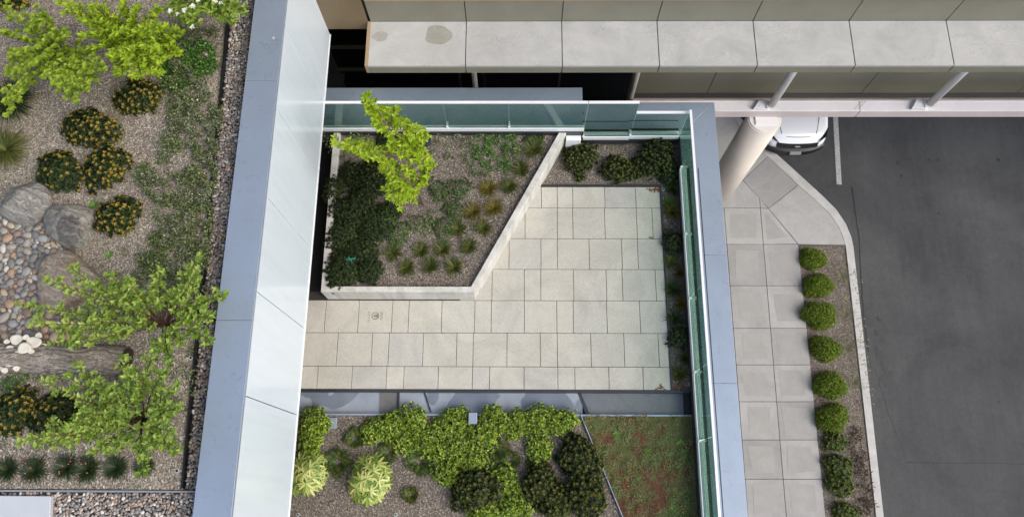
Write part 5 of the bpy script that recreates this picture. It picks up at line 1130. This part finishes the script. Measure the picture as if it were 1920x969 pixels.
# sedum carpet leaves
carpet(sedpoly, hS - .02, 5200, .024, L_SEDUM, 'mossy green and red sedum carpet behind the slanting strip', 'sedum', 'sedum_carpet', thresh=.12, hgt=.07, asp=.6, seed=41)
for (u, v, r, lb) in [(1157, 811, 9, 'bright weed in the upper left of the sedum'), (1159, 826, 6, 'small bright weed under the upper left one'), (1212, 846, 9, 'bright weed at the middle of the sedum'), (1275, 830, 8, 'bright weed right in the sedum'), (1283, 848, 8, 'bright weed below the right one in the sedum'), (1262, 953, 8, 'bright weed at the bottom of the sedum'), (1198, 900, 7, 'dull weed left in the lower sedum')]:
    tuft(u, v, r, hS - .03, lb, L_WEED, 'weeds in the sedum carpet', 'weed', 26, .022, .35, .1, 'weed')

# ------------------------------------------------------------------ kerbside bed
hK = hG + .03
for i, (u, v, ru, rv) in enumerate([(1525, 485, 21, 21), (1535, 535, 26, 24), (1537, 590, 28, 26), (1549, 653, 26, 22), (1558, 721, 30, 26), (1562, 783, 30, 27)]):
    k = pxm(u, v, hK); rx, ry = ru * k, rv * k; rz = rx * .85; c_ = P(u, v, hK - rz * .5); c_.z = Z(hK); t = thing('boxwood_ball', f'{ord_[i]} clipped round green shrub from the north end of the kerbside bed', 'shrub', c_, 'clipped round shrubs in the kerbside bed')
    n = 1250; Q, D = dome(n, rx * random.uniform(.82, .95), ry * random.uniform(.84, .97), rz, -.2, .10, 50 + i); Q += np.array(c_) + np.array([0, 0, rz * .2]); V, F = cat([whorls(Q, D + np.array([0, 0, .3]), 5, .05, .018, .8, .4), whorls(np.array(c_) + (Q[::2] - np.array(c_)) * .88, D[::2], 5, .055, .03, 1.2)]); fastmesh('foliage', V, F, L_BOX, t)
    MB().tube([c_, c_ + Vector((0, 0, rz * .7))], [.025, .015], 6).build('stem', TWIGD, t)
for (u, v, ru, rv, lb) in [(1567, 828, 22, 20, 'dark shrub just below the last round shrub'), (1572, 872, 27, 22, 'dark shrub second below the round shrubs'), (1576, 905, 28, 24, 'dark shrub third below the round shrubs'), (1587, 960, 26, 18, 'dark shrub cut by the bottom edge in the kerbside bed')]:
    rosette_shrub(u, v, ru, rv, hK, lb, tipm=L_BOX, leafm=L_FERN, group='dark shrubs in the kerbside bed', tips=.35, leafL=.07, dens=.5)
carpet(plan([(1590, 800), (1612, 800), (1640, 969), (1605, 969), (1598, 880)], hK), hK, 1500, .09, L_PLUM, 'brownish dry ground cover beside the kerb', 'ground cover', 'dry_ground_cover', thresh=.35, hgt=.2, asp=.25, seed=51)
L_WISP = m_leaf('wispy_blade', [(122, 122, 92), (142, 138, 108), (104, 114, 70)], .7, .3)
for (u, v, r, lb) in [(1578, 520, 26, 'wispy grass clump beside the second round shrub'), (1585, 590, 26, 'wispy grass clump beside the third round shrub'), (1588, 650, 28, 'wispy grass clump beside the fourth round shrub'), (1600, 715, 22, 'wispy grass clump beside the fifth round shrub')]:
    tuft(u, v, r, hK, lb, L_WISP, 'wispy grasses leaning over the kerb', 'wispy_grass', 90, .006, .5, .3)
q = np.array([np.array(P(rng.normal(1606 + (v - 520) * .11, 5), v, hG - .25)) for v in rng.uniform(505, 760, 90)]); th = rng.uniform(0, 6.28, len(q))
V, F = leaves(q, np.stack([np.cos(th), np.sin(th), 0 * th], 1), np.tile([0, 0, 1.0], (len(q), 1)), .06, .03)
q2 = rng.uniform(0, 1, (60, 2)); lit = np.array([np.array(P(1505 + a * 80 + b * 50, 465 + b * 500, hG + .02)) for a, b in q2]); th = rng.uniform(0, 6.28, 60)
V2, F2 = leaves(lit, np.stack([np.cos(th), np.sin(th), 0 * th], 1), np.tile([0, 0, 1.0], (60, 1)), .06, .035)
o = fastmesh('fallen_leaf_litter', V2, F2, L_STRAW); stuff(o, 'pale dead leaves strewn on the kerbside soil', 'leaf litter')
o = fastmesh('seed_heads', V, F, L_WISP); stuff(o, 'small pale green seed heads hanging over the kerb', 'seed heads')
